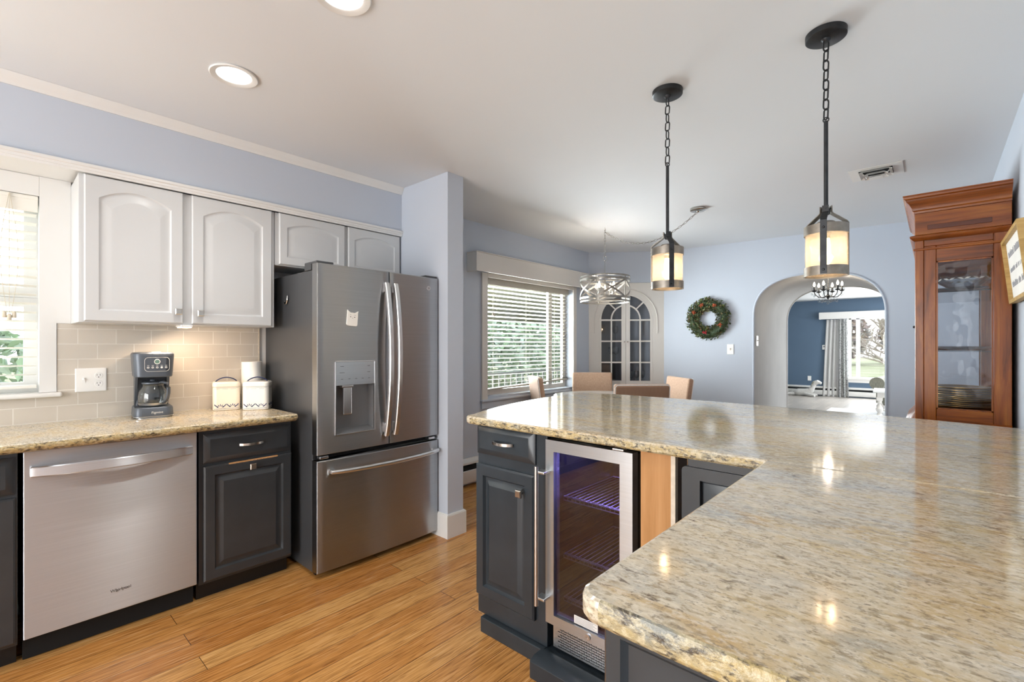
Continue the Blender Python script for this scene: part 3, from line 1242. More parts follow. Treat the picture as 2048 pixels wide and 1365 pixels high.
def curved_panel(m, x0, x1, z0, z1, hole=None, nx=14, depth=0.064, e=0.005, hd=0.075):
    xs = [x0, x0 + e * 0.3, x0 + e] + [x0 + e + (x1 - x0 - 2 * e) * i / nx for i in range(1, nx)] + [x1 - e, x1 - e * 0.3, x1]
    if hole:
        xs = sorted(set(xs + [hole[0], hole[1]]))
    zs = [z0, z0 + e * 0.3, z0 + e] + ([hole[2], hole[3]] if hole else []) + [z1 - e, z1 - e * 0.3, z1]
    t = bmesh.new()

    def ed(v, a, b):
        k = min(v - a, b - v)
        return e if k <= 1e-9 else (e * 0.3 if k < e * 0.31 else 0.0)
    V = [[t.verts.new((x, ff(x) + max(ed(x, x0, x1), ed(z, z0, z1)), z)) for x in xs] for z in zs]
    B = [[t.verts.new((x, depth, z)) for x in xs] for z in zs]
    nX, nZ = len(xs), len(zs)
    for j in range(nZ - 1):
        for i in range(nX - 1):
            inh = hole and xs[i] >= hole[0] - 1e-9 and xs[i + 1] <= hole[1] + 1e-9 and zs[j] >= hole[2] - 1e-9 and zs[j + 1] <= hole[3] + 1e-9
            if not inh:
                t.faces.new((V[j][i], V[j][i + 1], V[j + 1][i + 1], V[j + 1][i]))
            t.faces.new((B[j][i], B[j + 1][i], B[j + 1][i + 1], B[j][i + 1]))
    for j in range(nZ - 1):
        t.faces.new((V[j][0], V[j + 1][0], B[j + 1][0], B[j][0]))
        t.faces.new((V[j][-1], B[j][-1], B[j + 1][-1], V[j + 1][-1]))
    for i in range(nX - 1):
        t.faces.new((V[0][i], B[0][i], B[0][i + 1], V[0][i + 1]))
        t.faces.new((V[-1][i], V[-1][i + 1], B[-1][i + 1], B[-1][i]))
    bmesh.ops.recalc_face_normals(t, faces=t.faces)
    m.merge(t)


def fridge_handle(parent, x):
    m = MB()
    n = 26
    z0, z1 = 0.745, 1.680
    pts, sc = [], []
    for i in range(n + 1):
        k = i / n
        pts.append((x, ff(x) - 0.016 - 0.052 * math.sin(PI * k) ** 0.75, z0 + (z1 - z0) * k))
    m.sweep(pts, [(-0.0150, -0.005), (-0.011, -0.010), (0.011, -0.010), (0.0150, -0.005), (0.0150, 0.009), (-0.0150, 0.009)], ref=(0, 1, 0))
    for zz in (z0 + 0.02, z1 - 0.055):
        m.box(x - 0.011, x + 0.011, ff(x) - 0.020, ff(x) + 0.004, zz, zz + 0.06, 0.004)
    return m.build('handle', 'handle', parent)


ZD0, ZD1 = 0.688, 1.754
m = MB()
hole = (0.104, 0.348, 0.792, 1.069)
curved_panel(m, 0.0, 0.4505, ZD0, ZD1, hole)
dl = m.build('door', 'steel_dark', c)
fridge_handle(dl, 0.424)
m = MB()
curved_panel(m, 0.4555, FW_, ZD0, ZD1)
dr = m.build('door', 'steel_dark', c)
fridge_handle(dr, 0.488)
m = MB()
curved_panel(m, 0.0, FW_, 0.034, 0.654, nx=24)
fd = m.build('drawer', 'steel_dark', c)
m = MB()
pts = []
for i in range(25):
    k = i / 24
    x = 0.072 + (0.828 - 0.072) * k
    pts.append((x, ff(x) - 0.020 - 0.046 * math.sin(PI * k) ** 0.7, 0.588))
m.tube(pts, 0.0135, 12)
for x in (0.085, 0.815):
    m.box(x - 0.014, x + 0.014, ff(x) - 0.022, ff(x) + 0.004, 0.577, 0.599, 0.003)
m.build('handle', 'handle', fd)
# dispenser
m = MB()
for (a, b, z0, z1) in ((0.098, 0.354, 0.786, 0.792), (0.098, 0.104, 0.786, 1.208), (0.348, 0.354, 0.786, 1.208), (0.098, 0.354, 1.202, 1.208)):
    m.box(a, b, -0.0092, 0.005, z0, z1, 0.001)
m.build('dispenser_bezel', 'handle', dl)
m = MB()
m.box(0.104, 0.348, -0.0076, 0.003, 1.069, 1.202)
o = m.build('dispenser_panel', 'steel_mid', dl)
for x, z, L in ((0.140, 1.176, 0.022), (0.140, 1.140, 0.03), (0.310, 1.176, 0.016), (0.310, 1.140, 0.018), (0.140, 1.103, 0.012), (0.185, 1.103, 0.012), (0.228, 1.103, 0.012), (0.270, 1.103, 0.012), (0.312, 1.103, 0.012)):
    MB().box(x - L / 2, x + L / 2, -0.0082, -0.0075, z, z + 0.0022).build('button_mark', 'fridge_side', dl)
m = MB()
h0, h1, g0, g1 = hole
yb = 0.061
for a, b, cc, dd, e0, e1 in ((h0, h1, yb, yb + 0.002, g0, g1), (h0 - 0.002, h0, 0.0, yb, g0, g1), (h1, h1 + 0.002, 0.0, yb, g0, g1), (h0, h1, 0.0, yb, g0 - 0.002, g0), (h0, h1, 0.0, yb, g1, g1 + 0.002)):
    m.box(a, b, cc, dd, e0, e1)
m.loops([[(h0, -0.004, g0 + 0.004), (h1, -0.004, g0 + 0.004), (h1, 0.06, g0 + 0.022), (h0, 0.06, g0 + 0.022)], [(h0, -0.004, g0), (h1, -0.004, g0), (h1, 0.06, g0), (h0, 0.06, g0)]])
m.build('dispenser_recess', plain('dispenser_grey', '8A8A8B', 0.35, 0.5), dl)
m = MB()
m.box(0.158, 0.213, 0.012, 0.022, 0.897, 1.064, 0.004)
m.box(0.150, 0.222, 0.010, 0.05, 1.052, 1.0685, 0.003)
m.cyl((0.205, 0.02, 1.050), (0.205, 0.02, 1.066), 0.006, 10)
m.build('dispenser_paddle', 'handle', dl)
m = MB()
ym = ff(0.763)
Mx = TR(0.763, ym - 0.0002, 1.681) @ Matrix.Rotation(R(90), 4, 'X')
m.lathe([(0, 0.0012), (0.0125, 0.0012), (0.0135, 0.0022), (0.0148, 0.0022), (0.0155, 0.0)], 28, Mx)
t_ = text_mb('GE', 0.013, 0.0003, TR(0.763, ym - 0.0017, 1.6765) @ UPRIGHT)
tmp = bmesh.new()
me = bpy.data.meshes.new('x')
t_.bm.to_mesh(me)
t_.bm.free()
tmp.from_mesh(me)
bpy.data.meshes.remove(me)
m.merge(tmp, None, 1)
m.build('emblem', ['handle', 'fridge_side'], dr)
for x in (0.0, FW_ - 0.10):
    m = MB()
    m.box(x, x + 0.10, 0.012, 0.16, 1.7545, 1.768, 0.004)
    m.box(x, x + 0.10, 0.080, 0.16, 1.7225, 1.760, 0.003)
    m.build('hinge_cover', 'fridge_side', c)
for x in (0.02, FW_ - 0.07):
    MB().box(x, x + 0.05, 0.012, 0.05, 0.662, 0.678, 0.003).build('hinge', 'handle', c)

# magnets
c = thing('fridge_magnet', 'white cat shaped magnet on the left refrigerator door', 'magnet', (-2.524 - ff(0.19) + 0.0005, 1.216 + 0.199, 1.408), R(90))
c.rotation_euler = (0, R(5), R(90))
out = arc(0.024, 0.012, 0.010, -90, 0, 5) + arc(0.026, 0.066, 0.008, 0, 30, 2) + [(0.034, 0.092), (0.014, 0.079), (0, 0.080), (-0.014, 0.079), (-0.034, 0.092)] + arc(-0.026, 0.066, 0.008, 150, 180, 2) + arc(-0.024, 0.012, 0.010, 180, 270, 5)
m = MB()
m.prism(out, 0.0, 0.007, Matrix.Rotation(R(90), 4, 'X'), 0.0015)
m.build('body', 'ceramic', c)
m = MB()
for x in (-0.013, 0.013):
    m.lathe([(0, 0.0085), (0.0022, 0.008), (0.003, 0.0068)], 10, TR(x, 0, 0.054) @ Matrix.Rotation(R(90), 4, 'X'))
m.lathe([(0, 0.0085), (0.0015, 0.008), (0.002, 0.0068)], 8, TR(0, 0, 0.048) @ Matrix.Rotation(R(90), 4, 'X'))
for x in (-0.018, 0.018):
    m.box(min(x, x * 0.55), max(x, x * 0.55), -0.0075, -0.0068, 0.0655, 0.0668)
m.build('face', 'ink', c)
m = MB()
pts = [(-2.905, 0, 1.600), (-2.908, 0, 1.585), (-2.912, 0, 1.568), (-2.920, 0, 1.556), (-2.934, 0, 1.552), (-2.946, 0, 1.558), (-2.952, 0, 1.568)]
m.sweep([(x, 1.212, z) for x, y, z in pts], [(0.008 * math.cos(2 * PI * i / 8), 0.004 * math.sin(2 * PI * i / 8)) for i in range(8)], ref=(0, 1, 0), scales=[0.35, 0.8, 1.05, 1.1, 0.85, 0.55, 0.3])
tag(m.build('magnetic_hook', 'chrome'), 'curved silver magnetic hook on the refrigerator\'s left side', 'hook')

# ---------------- coffee maker
c = thing('coffee_maker', 'graphite drip coffee maker with black control panel on the left worktop', 'coffee maker', (-3.155, 0.602, 0.9152), R(84))
m = MB()
lofted(m, [(0.003, rrect(0.160, 0.200, 0.03)), (0.006, rrect(0.168, 0.208, 0.032)), (0.016, rrect(0.170, 0.210, 0.033)), (0.050, rrect(0.166, 0.206, 0.033)), (0.056, rrect(0.158, 0.198, 0.030))])
m.build('base', 'grey_metal', c)
m = MB()
lofted(m, [(0.000, rrect(0.150, 0.19, 0.03)), (0.0031, rrect(0.150, 0.19, 0.03))])
lofted(m, [(0.007, rrect(0.171, 0.211, 0.033)), (0.010, rrect(0.1715, 0.2115, 0.033))])
m.build('trim_ring', 'handle', c)
m = MB()
lofted(m, [(0.0565, rrect(0.140, 0.070, 0.022, cy=0.062)), (0.218, rrect(0.146, 0.072, 0.022, cy=0.062))])
for sx in (-1, 1):
    m.loops([[(sx * 0.074, -0.02, 0.218), (sx * 0.074, 0.09, 0.218), (sx * 0.074, 0.09, 0.056), (sx * 0.074, 0.045, 0.056)], [(sx * 0.063, -0.02, 0.218), (sx * 0.063, 0.09, 0.218), (sx * 0.063, 0.09, 0.056), (sx * 0.063, 0.045, 0.056)]])
m.build('column', 'grey_metal', c)
MB().box(-0.062, 0.062, 0.018, 0.026, 0.058, 0.217).build('back_plate', 'grey_dk', c)
m = MB()
lofted(m, [(0.214, rrect(0.156, 0.188, 0.035)), (0.2185, rrect(0.164, 0.196, 0.036)), (0.330, rrect(0.178, 0.206, 0.038)), (0.338, rrect(0.176, 0.204, 0.038)), (0.344, rrect(0.164, 0.192, 0.035)), (0.3455, rrect(0.13, 0.15, 0.03))])
hd = m.build('head', 'grey_metal', c)
m = MB()
lofted(m, [(0, rrect(0.106, 0.074, 0.016)), (0.0022, rrect(0.106, 0.074, 0.016))], M=TR(0.012, -0.0985, 0.282) @ Matrix.Rotation(R(90 + 2.5), 4, 'X'))
m.build('control_panel', 'grey_dk', hd)
m = MB()
Mp = TR(0.012, -0.1005, 0.282) @ Matrix.Rotation(R(2.5), 4, 'X')
rr = [(x, 0, z) for x, z in rrect(0.105, 0.073, 0.016)]
m.tube(rr, 0.0008, 6, True, ref=(0, 1, 0), M=Mp)
m.tube([(0.012 * math.cos(2 * PI * i / 24), -0.001, 0.014 + 0.012 * math.sin(2 * PI * i / 24)) for i in range(24)], 0.0012, 6, True, ref=(0, 1, 0), M=Mp)
for i in range(5):
    x = -0.038 + 0.019 * i
    pr = [(0.0052, 0.0), (0.0052, 0.0012)] if i == 3 else [(0.0038, 0.0), (0.0052, 0.0), (0.0052, 0.0012), (0.0038, 0.0012)]
    m.lathe(([(0, 0.0012)] if i == 3 else []) + (pr[::-1] if i == 3 else pr), 18, Mp @ TR(x, 0, -0.016) @ Matrix.Rotation(R(90), 4, 'X'), closed=(i != 3))
    m.box(x - 0.0045, x + 0.0045, -0.001, 0, -0.0062, -0.0046, M=Mp)
    if i != 3:
        m.box(x - 0.003, x + 0.003, -0.001, 0, -0.017, -0.0148, M=Mp)
m.build('panel_marks', 'ceramic', hd)
MB().lathe([(0, 0.001), (0.0105, 0.001), (0.0105, 0)], 20, Mp @ TR(0, 0, 0.014) @ Matrix.Rotation(R(90), 4, 'X')).build('display', plain('lcd_green', '6F8A7C', 0.3), hd)
m = MB()
lofted(m, [(0.3456, rrect(0.045, 0.02, 0.006, cx=0.01, cy=-0.06)), (0.349, rrect(0.043, 0.018, 0.006, cx=0.01, cy=-0.06))])
m.build('lid_latch', 'handle', hd)
text_mb('Figmint', 0.017, 0.0004, TR(0.012, -0.1063, 0.024) @ UPRIGHT).build('lettering', 'ceramic', c)
# its glass jug
c = thing('coffee_carafe', 'empty glass coffee carafe with grey handle on the coffee maker\'s base', 'carafe', (-3.155 + 0.03, 0.602 - 0.003, 0.9152 + 0.0575), R(84))
m = MB()
prof = [(0.0, 0.002), (0.050, 0.002), (0.058, 0.008), (0.0635, 0.03), (0.064, 0.055), (0.060, 0.080), (0.050, 0.100), (0.046, 0.110), (0.049, 0.118)]
m.lathe(prof + [(0.047, 0.118), (0.044, 0.110), (0.048, 0.099), (0.058, 0.079), (0.062, 0.055), (0.0615, 0.03), (0.056, 0.010), (0.049, 0.0045), (0, 0.0045)], 32)
m.build('jug', 'clear', c)
m = MB()
m.lathe([(0, 0.120), (0.046, 0.119), (0.050, 0.121), (0.049, 0.127), (0.03, 0.133), (0.015, 0.134), (0.012, 0.142), (0, 0.143)], 28)
m.build('lid', 'grey_metal', c)
m = MB()
m.lathe([(0.0585, 0.006), (0.060, 0.006), (0.0655, 0.020), (0.0645, 0.020)], 32, closed=True)
m.build('bottom_band', 'handle', c)
m = MB()
pts = [(0.0, -0.046, 0.126), (0, -0.062, 0.130), (0, -0.085, 0.122), (0, -0.094, 0.100), (0, -0.093, 0.070), (0, -0.085, 0.040), (0, -0.070, 0.022), (0, -0.062, 0.020)]
m.sweep(pts, [(0.011 * math.cos(2 * PI * i / 10), 0.0065 * math.sin(2 * PI * i / 10)) for i in range(10)], ref=(0, 0.6, 0.8), M=rotz(R(40)))
m.build('handle', 'grey_metal', c)
m = MB()
for i in range(7):
    a0 = R(228)
    for k in range(3):
        aa = a0 + 0.05 * k
        m.box(-0.0012, 0.0012, -0.0003, 0.0003, 0, 0.0012, M=TR(0.0646 * math.cos(aa), 0.0646 * math.sin(aa), 0.028 + i * 0.007) @ rotz(aa + PI / 2))
m.build('level_marks', 'ceramic', c)


# ---------------- canisters
def canister(label, loc, rz, w, h, mat):
    c = thing('canister', label, 'canister', loc, rz, 'glazed canisters on the worktop')
    r = 0.022
    m = MB()
    lofted(m, [(0, rrect(w - 0.008, w - 0.008, r)), (0.004, rrect(w, w, r)), (h * 0.78, rrect(w, w, r)), (h * 0.785, rrect(w - 0.008, w - 0.008, r))])
    m.build('jar', mat, c)
    m = MB()
    lofted(m, [(h * 0.787, rrect(w - 0.002, w - 0.002, r)), (h * 0.80, rrect(w + 0.002, w + 0.002, r)), (h * 0.90, rrect(w + 0.002, w + 0.002, r)), (h * 0.94, rrect(w - 0.01, w - 0.01, r)), (h * 0.95, rrect(w - 0.03, w - 0.03, r))])
    lid = m.build('lid', mat, c)
    m = MB()
    hw = w * 0.40
    pts = [(-hw + 2 * hw * i / 14, 0, h * 0.935 + 0.026 * math.sin(PI * i / 14) ** 0.7) for i in range(15)]
    m.sweep(pts, [(0.008 * math.cos(2 * PI * i / 8), 0.0035 * math.sin(2 * PI * i / 8)) for i in range(8)])
    m.build('handle', 'cobalt', lid)
    # painted ornament: leaf sprays in a band, dots, a dashed line at the shoulder
    y = -w / 2 - 0.0002
    for side in range(4):
        m = MB()
        Ms = rotz(side * PI / 2)
        hw = w / 2 - 0.008
        for cx in (-hw * 0.5, hw * 0.5):
            for k in range(5):
                a = R(90 + (k - 2) * 34)
                L = 0.022 if k == 2 else 0.021
                ux, uz = math.cos(a), math.sin(a)
                bx, bz = cx + ux * 0.006, 0.019 + uz * 0.005
                ex, ez = cx + ux * L * (1.0 if k == 2 else 1.1), 0.019 + uz * L
                nx_, nz_ = -uz, ux
                wd = 0.0024
                mx, mz = (bx * 0.45 + ex * 0.55), (bz * 0.45 + ez * 0.55)
                q = [(bx, bz), (mx - nx_ * wd, mz - nz_ * wd), (ex, ez), (mx + nx_ * wd, mz + nz_ * wd)]
                m.loops([[(a_, y, b_) for a_, b_ in q], [(a_, y - 0.0004, b_) for a_, b_ in q]], M=Ms)
            for sx in (-1, 1):
                q = [(cx + sx * 0.010, 0.020), (cx + sx * hw * 0.48, 0.040), (cx + sx * hw * 0.49, 0.034), (cx + sx * 0.014, 0.018)]
                m.loops([[(a_, y, b_) for a_, b_ in q], [(a_, y - 0.0004, b_) for a_, b_ in q]], M=Ms)
        n = 18
        for i in range(n):
            x = -hw + 2 * hw * (i + 0.5) / n
            m.box(x - 0.0016, x + 0.0016, y - 0.0004, y, 0.009, 0.0125, M=Ms)
        m.build('leaf_band', 'cobalt', c)
        m = MB()
        for i in range(n):
            x = -hw + 2 * hw * (i + 0.5) / n
            if i % 6 < 4:
                m.box(x - 0.0022, x + 0.0022, y - 0.0004, y, h * 0.715, h * 0.722, M=Ms)
        m.box(-hw, hw, y - 0.0004, y, h * 0.752, h * 0.757, M=Ms)
        m.build('shoulder_band', 'cobalt', c)
    return c


canister('cream canister with blue leaf band and lid handle, nearer the coffee maker', (-3.165, 0.963, 0.9152), R(74), 0.140, 0.176, 'ceramic_c')
canister('white canister with blue leaf band, nearer the refrigerator', (-3.052, 1.098, 0.9152), R(60), 0.140, 0.176, 'ceramic')
c = thing('paper_towel_roll', 'white paper towel roll standing behind the canister by the refrigerator', 'paper towels', (-3.213, 1.121, 0.9152))
m = MB()
m.lathe([(0.020, 0.0), (0.057, 0.0), (0.0575, 0.004), (0.0575, 0.276), (0.057, 0.280), (0.020, 0.280)], 32, closed=True)
m.build('roll', 'paper', c)
m = MB()
m.lathe([(0.0185, 0.0), (0.0195, 0.0), (0.0195, 0.279), (0.0185, 0.279)], 20, closed=True)
m.build('core', 'cord', c)


# ---------------- blinds
def blind(name, label, xf, y0, y1, ztop, zbot, pitch, mat, tilt, tassels, head=0.075, rail_drop=0.0):
    c = thing(name, label, 'blind', (xf, y0, zbot), R(90))
    w = y1 - y0
    m = MB()
    m.box(0.002, w - 0.002, 0.012, 0.060, ztop - zbot - 0.045, ztop - zbot - 0.002)
    m.box(0.0, w, 0.0, 0.010, ztop - zbot - head, ztop - zbot, 0.003)
    m.box(0.0, w, -0.004, 0.0, ztop - zbot - 0.02, ztop - zbot - 0.004, 0.0015)
    m.build('headrail', mat, c)
    m = MB()
    z = ztop - zbot - head - 0.012
    n = int((z - 0.02) / pitch)
    p2 = (z - 0.025) / n
    for i in range(n):
        m.box(0.004, w - 0.004, -0.025, 0.025, -0.0014, 0.0014, 0.0012, 1, M=TR(0, 0.036, z - i * p2) @ Matrix.Rotation(tilt, 4, 'X'))
    m.build('slats', mat, c)
    m = MB()
    m.box(0.004, w - 0.004, -0.025, 0.025, -0.008, 0.008, 0.003, 2, M=TR(0, 0.036, 0.010) @ Matrix.Rotation(-rail_drop, 4, 'Y'))
    m.build('bottom_rail', mat, c)
    m = MB()
    for k in (0.14, 0.5, 0.86):
        for yy in (0.012, 0.060):
            m.tube([(w * k, yy, 0.01), (w * k, yy, ztop - zbot - 0.03)], 0.0009, 5, ref=(0, 1, 0))
    m.build('ladder_cord', 'cord', c)
    for (x, zt, zb, many) in tassels:
        m = MB()
        for q in range(many):
            dx = (q - (many - 1) / 2)
            pts = []
            for i in range(13):
                k = i / 12
                pts.append((x + dx * 0.018 * math.sin(PI * k) * (1 if q % 2 else 1.4) + dx * 0.007 * k, -0.006 - 0.002 * q, zt + (zb - zt) * k))
            m.tube(pts, 0.0011, 5, ref=(0, 1, 0))
        cd = m.build('pull_cord', 'cord', c)
        for q in range(many):
            dx = (q - (many - 1) / 2)
            m = MB()
            m.lathe([(0, 0.0), (0.0075, 0.0), (0.0085, 0.004), (0.0078, 0.022), (0.005, 0.030), (0, 0.031)], 12, TR(x + dx * 0.016, -0.008 - 0.004 * (q % 2), zb - 0.026 - (0.011 if q == 1 else 0)))
            m.build('tassel', 'cord', cd)
    return c


blind('window_blind', 'white slatted blind with pull cords and tassels over the kitchen sink window', XL + 0.006, WY0 + 0.004, WY1 - 0.004, 2.029, 1.085, 0.0433, 'blind', R(-7), [(1.07, 1.00 - 0.06, 0.37, 3)], 0.080)
blind('window_blind', 'cream slatted blind with crooked bottom rail on the dining window', XD - 0.052, DY0 + 0.005, DY1 - 0.005, 1.975, 0.845, 0.0424, 'blind2', R(-12), [(0.14, 1.02, 0.78, 2), (1.33, 1.02, 0.60, 2)], 0.07, rail_drop=R(1.6))

# ------------------------------------------------------------------ peninsula
ZP = 0.971                       # worktop height here
PY = 1.500                       # face of drawers and doors
XN = -0.357                      # left edge of the near slab
c = base_cabinet('base_cabinet', 'slate blue base cabinet at the peninsula\'s left end, drawer over narrow door', (-1.572, PY, 0.07), 0.0, 0.402, [(0.002, 0.345, 'r')], 'dark2',
                 z_top=0.868, z_door=(0.090, 0.688), z_drw=(0.733, 0.868), kick=0.0, depth=0.56)
# (its body starts above the plinth)
m = MB()
m.box(-1.533, -1.1765, PY - 0.004, 2.06, 0.0, 0.068, 0.003)
tag(m.build('plinth', 'dark2'), 'slate blue plinth on the floor under the peninsula\'s left end cabinet', 'plinth')
m = MB()
m.box(-1.176, -0.63, PY - 0.085, 2.06, 0.0, 0.066, 0.002)
m.prism([(PY - 0.085, 0.066), (PY - 0.004, 0.066), (PY - 0.004, 0.078), (PY - 0.055, 0.078)], -1.176, -0.63, Matrix(((0, 0, 1, 0), (1, 0, 0, 0), (0, 1, 0, 0), (0, 0, 0, 1))))
tag(m.build('plinth', 'dark2'), 'worn dark plinth projecting under the beverage cooler', 'plinth')

# beverage cooler
c = thing('beverage_cooler', 'glass door beverage cooler with steel frame and violet light in the peninsula', 'beverage cooler', (-1.163, PY, 0.080))
CW, CH = 0.381, 0.840
m = MB()
b0, b1, by0, by1 = 0.008, CW - 0.006, 0.046, 0.50
m.box(b0, b0 + 0.022, by0, by1, 0.0, CH - 0.012)
m.box(b1 - 0.022, b1, by0, by1, 0.0, CH - 0.012)
m.box(b0 + 0.022, b1 - 0.022, by0, by1, CH - 0.04, CH - 0.012)
m.box(b0 + 0.022, b1 - 0.022, by0, by1, 0.0, 0.13)
m.box(b0 + 0.022, b1 - 0.022, by1 - 0.02, by1, 0.13, CH - 0.04)
m.build('body', 'black', c)


def frame_bar(m, p, q, i0, i1, y0, y1):
    """mitred bar p->q (outer corners) with inner corners i0,i1 in x-z"""
    lo = [(p[0], y0, p[1]), (q[0], y0, q[1]), (i1[0], y0, i1[1]), (i0[0], y0, i0[1])]
    m.loops([[(x, y1, z) for x, y, z in lo], lo])


d_o = [(0, 0.108), (CW, 0.108), (CW, CH), (0, CH)]
d_i = [(0.040, 0.146), (CW - 0.050, 0.146), (CW - 0.050, CH - 0.045), (0.040, CH - 0.045)]
m = MB()
for k in range(4):
    j = (k + 1) % 4
    frame_bar(m, d_o[k], d_o[j], d_i[k], d_i[j], 0.0, 0.040)
fr = m.build('door', 'steel_mid', c)
MB().box(0.041, CW - 0.051, 0.012, 0.018, 0.147, CH - 0.046).build('pane', 'cooler_glass', fr)
m = MB()
m.cyl((-0.016, -0.040, 0.182), (-0.016, -0.040, 0.736), 0.0085, 16)
m.box(-0.020, 0.022, -0.040, 0.001, 0.208, 0.218, 0.002)
m.box(-0.020, 0.022, -0.040, 0.001, 0.708, 0.718, 0.002)
m.build('handle', 'handle', fr)
m = MB()
Ml = TR(0.20, 0, 0.128) @ Matrix.Rotation(R(90), 4, 'X')
m.lathe([(0, 0.004), (0.0045, 0.004), (0.0045, 0.0055), (0.011, 0.0055), (0.012, 0.0)], 20, Ml)
m.build('lock', 'handle', fr)
m = MB()
m.box(0.130, 0.235, 0.0108, 0.0122, 0.150, 0.180)
lb = m.build('notice_label', 'paper', fr)
m = MB()
for i in range(7):
    m.box(0.134, 0.231 - (i % 3) * 0.008, 0.0104, 0.0109, 0.1535 + i * 0.0037, 0.1548 + i * 0.0037)
m.build('print_lines', 'ink_grey', lb)
m = MB()
for a, b, dd in ((0.300, 0.345, 0.0), (0.30, 0.33, 0.01)):
    m.box(a, b, 0.002 + dd, 0.03, CH + 0.0005, CH + 0.008, 0.002)
m.build('hinge', 'handle', c)
# vented kick grille: real slots in a basket-weave pattern
m = MB()
gz0, gz1, gx0, gx1 = 0.004, 0.100, 0.018, CW - 0.01
holes = []
px, pz = 0.0215, 0.0098
for r_ in range(9):
    for q in range(15):
        x = gx0 + 0.022 + q * px + (px / 2 if r_ % 2 else 0)
        z = gz0 + 0.008 + r_ * pz
        if x + 0.016 < gx1 - 0.012:
            holes.append([(x, z), (x + 0.0145, z), (x + 0.0145, z + 0.0032), (x, z + 0.0032)])
        if r_ < 8 and x + 0.02 < gx1 - 0.012:
            xv = x + 0.0163
            holes.append([(xv, z - 0.001), (xv + 0.003, z - 0.001), (xv + 0.003, z + 0.0065), (xv, z + 0.0065)])
m.plate([(gx0, gz0), (gx1, gz0), (gx1, gz1), (gx0, gz1)], holes, 0.028, 0.032)
m.build('vent_grille', 'steel_mid', c)
MB().box(gx0, gx1, 0.040, 0.045, gz0, gz1).build('grille_backing', 'gap', c)
for z in (0.600, 0.365, 0.190):
    m = MB()
    sx0, sx1, sy0, sy1 = 0.036, CW - 0.034, 0.075, 0.47
    for y in (sy0, sy0 + 0.012, sy1):
        m.cyl((sx0, y, z), (sx1, y, z), 0.0025, 6)
    for x in (sx0, sx1):
        m.cyl((x, sy0, z), (x, sy1, z), 0.0025, 6)
    for i in range(1, 15):
        x = sx0 + (sx1 - sx0) * i / 15
        m.cyl((x, sy0, z), (x, sy1, z), 0.0016, 5)
    for i in range(17):
        x = sx0 + (sx1 - sx0) * i / 16
        m.cyl((x, sy0, z - 0.0), (x, sy0, z - 0.014), 0.0014, 5)
    m.cyl((sx0, sy0, z - 0.014), (sx1, sy0, z - 0.014), 0.0022, 6)
    m.build('wire_shelf', 'handle', c)
MB().box(0.06, CW - 0.06, 0.20, 0.225, CH - 0.046, CH - 0.0405).build('led_strip', 'shelf_led', c)
lamp('cooler_lamp', 'AREA', (-1.163 + 0.19, PY + 0.22, 0.085 + CH - 0.05), 16.0, (0.40, 0.33, 1.0), 0.25, 0.2, parent=c)

# bare filler panel and the next cabinet
c = thing('plywood_board', 'bare plywood filler board with pale edge right of the beverage cooler', 'board', (-0.69, PY, 0.068))
MB().box(-0.752, -0.645, PY + 0.002, PY + 0.02, 0.068, 0.9375).build('sheet', 'ply', c, world=True)
MB().box(-0.644, -0.629, PY - 0.001, PY + 0.02, 0.068, 0.9375).build('edge_strip', 'ply_edge', c, world=True)
c = thing('base_cabinet', 'dark slate cabinet with recessed door tucked behind the near worktop', 'cabinet', (-0.612, PY + 0.01, 0.072))
MB().box(0.012, 0.88, 0.021, 0.54, 0.0, 0.863).build('body', 'dark2', c)
m = MB()
m.box(0.022, 0.30, 0.004, 0.0205, 0.835, 0.862)
m.build('top_rail', 'dark2', c)
m = MB()
m.plate([(0.0, 0.0), (0.30, 0.0), (0.30, 0.834), (0.012, 0.834), (0.003, 0.830), (0.0, 0.822)], [[(0.058, 0.06), (0.25, 0.06), (0.25, 0.795), (0.058, 0.795)]], 0.0, 0.0205)
d = m.build('door', 'dark2', c)
m = MB()
st = [(0, 0.0200), (0.0, 0.012), (0.026, 0.004), (0.028, 0.004)]
m.loops([[(0.0655 + i, y, 0.0675 + i), (0.2425 - i, y, 0.0675 + i), (0.2425 - i, y, 0.7875 - i), (0.0655 + i, y, 0.7875 - i)] for i, y in st])
m.build('door_panel', 'dark2', d)

# base under the near slab, raised end panel towards the room
c = thing('base_cabinet', 'charcoal cabinet with panelled end under the nearest worktop corner', 'cabinet', (-0.333, 0.555, 0))
MB().box(0.0, 0.62, 0.019, 0.925, 0.10, 0.937, 0.002).build('body', 'dark2', c)
MB().box(0.03, 0.62, 0.05, 0.92, 0.0, 0.0995).build('toe_kick', 'dark2', c)
m = MB()
raised_panel(m, 0.62, 0.832, 0.0185, 0.030, 0, M=TR(0.0, 0, 0.105), groove=0.008, field=0.05)
m.build('end_panel', 'dark2', c)


# granite slabs
def inset_outline(o, d):
    n = len(o)
    res = []
    for i in range(n):
        p0, p1, p2 = Vector(o[i - 1]), Vector(o[i]), Vector(o[(i + 1) % n])
        a, b = (p1 - p0).normalized(), (p2 - p1).normalized()
        na, nb = Vector((-a.y, a.x)), Vector((-b.y, b.x))
        k = (na + nb)
        if k.length < 1e-6:
            k = na
        k.normalize()
        s = d / max(0.4, k.dot(na))
        res.append((p1.x + k.x * s, p1.y + k.y * s))
    return res


def slab(m, o, z0, z1, r=0.007):
    st = [(0.004, z0), (0.0, z0 + 0.006), (0.0, z1 - r), (r * 0.3, z1 - r * 0.35), (r, z1)]
    m.loops([[(x, y, z) for x, y in (inset_outline(o, d) if d else o)] for d, z in st])


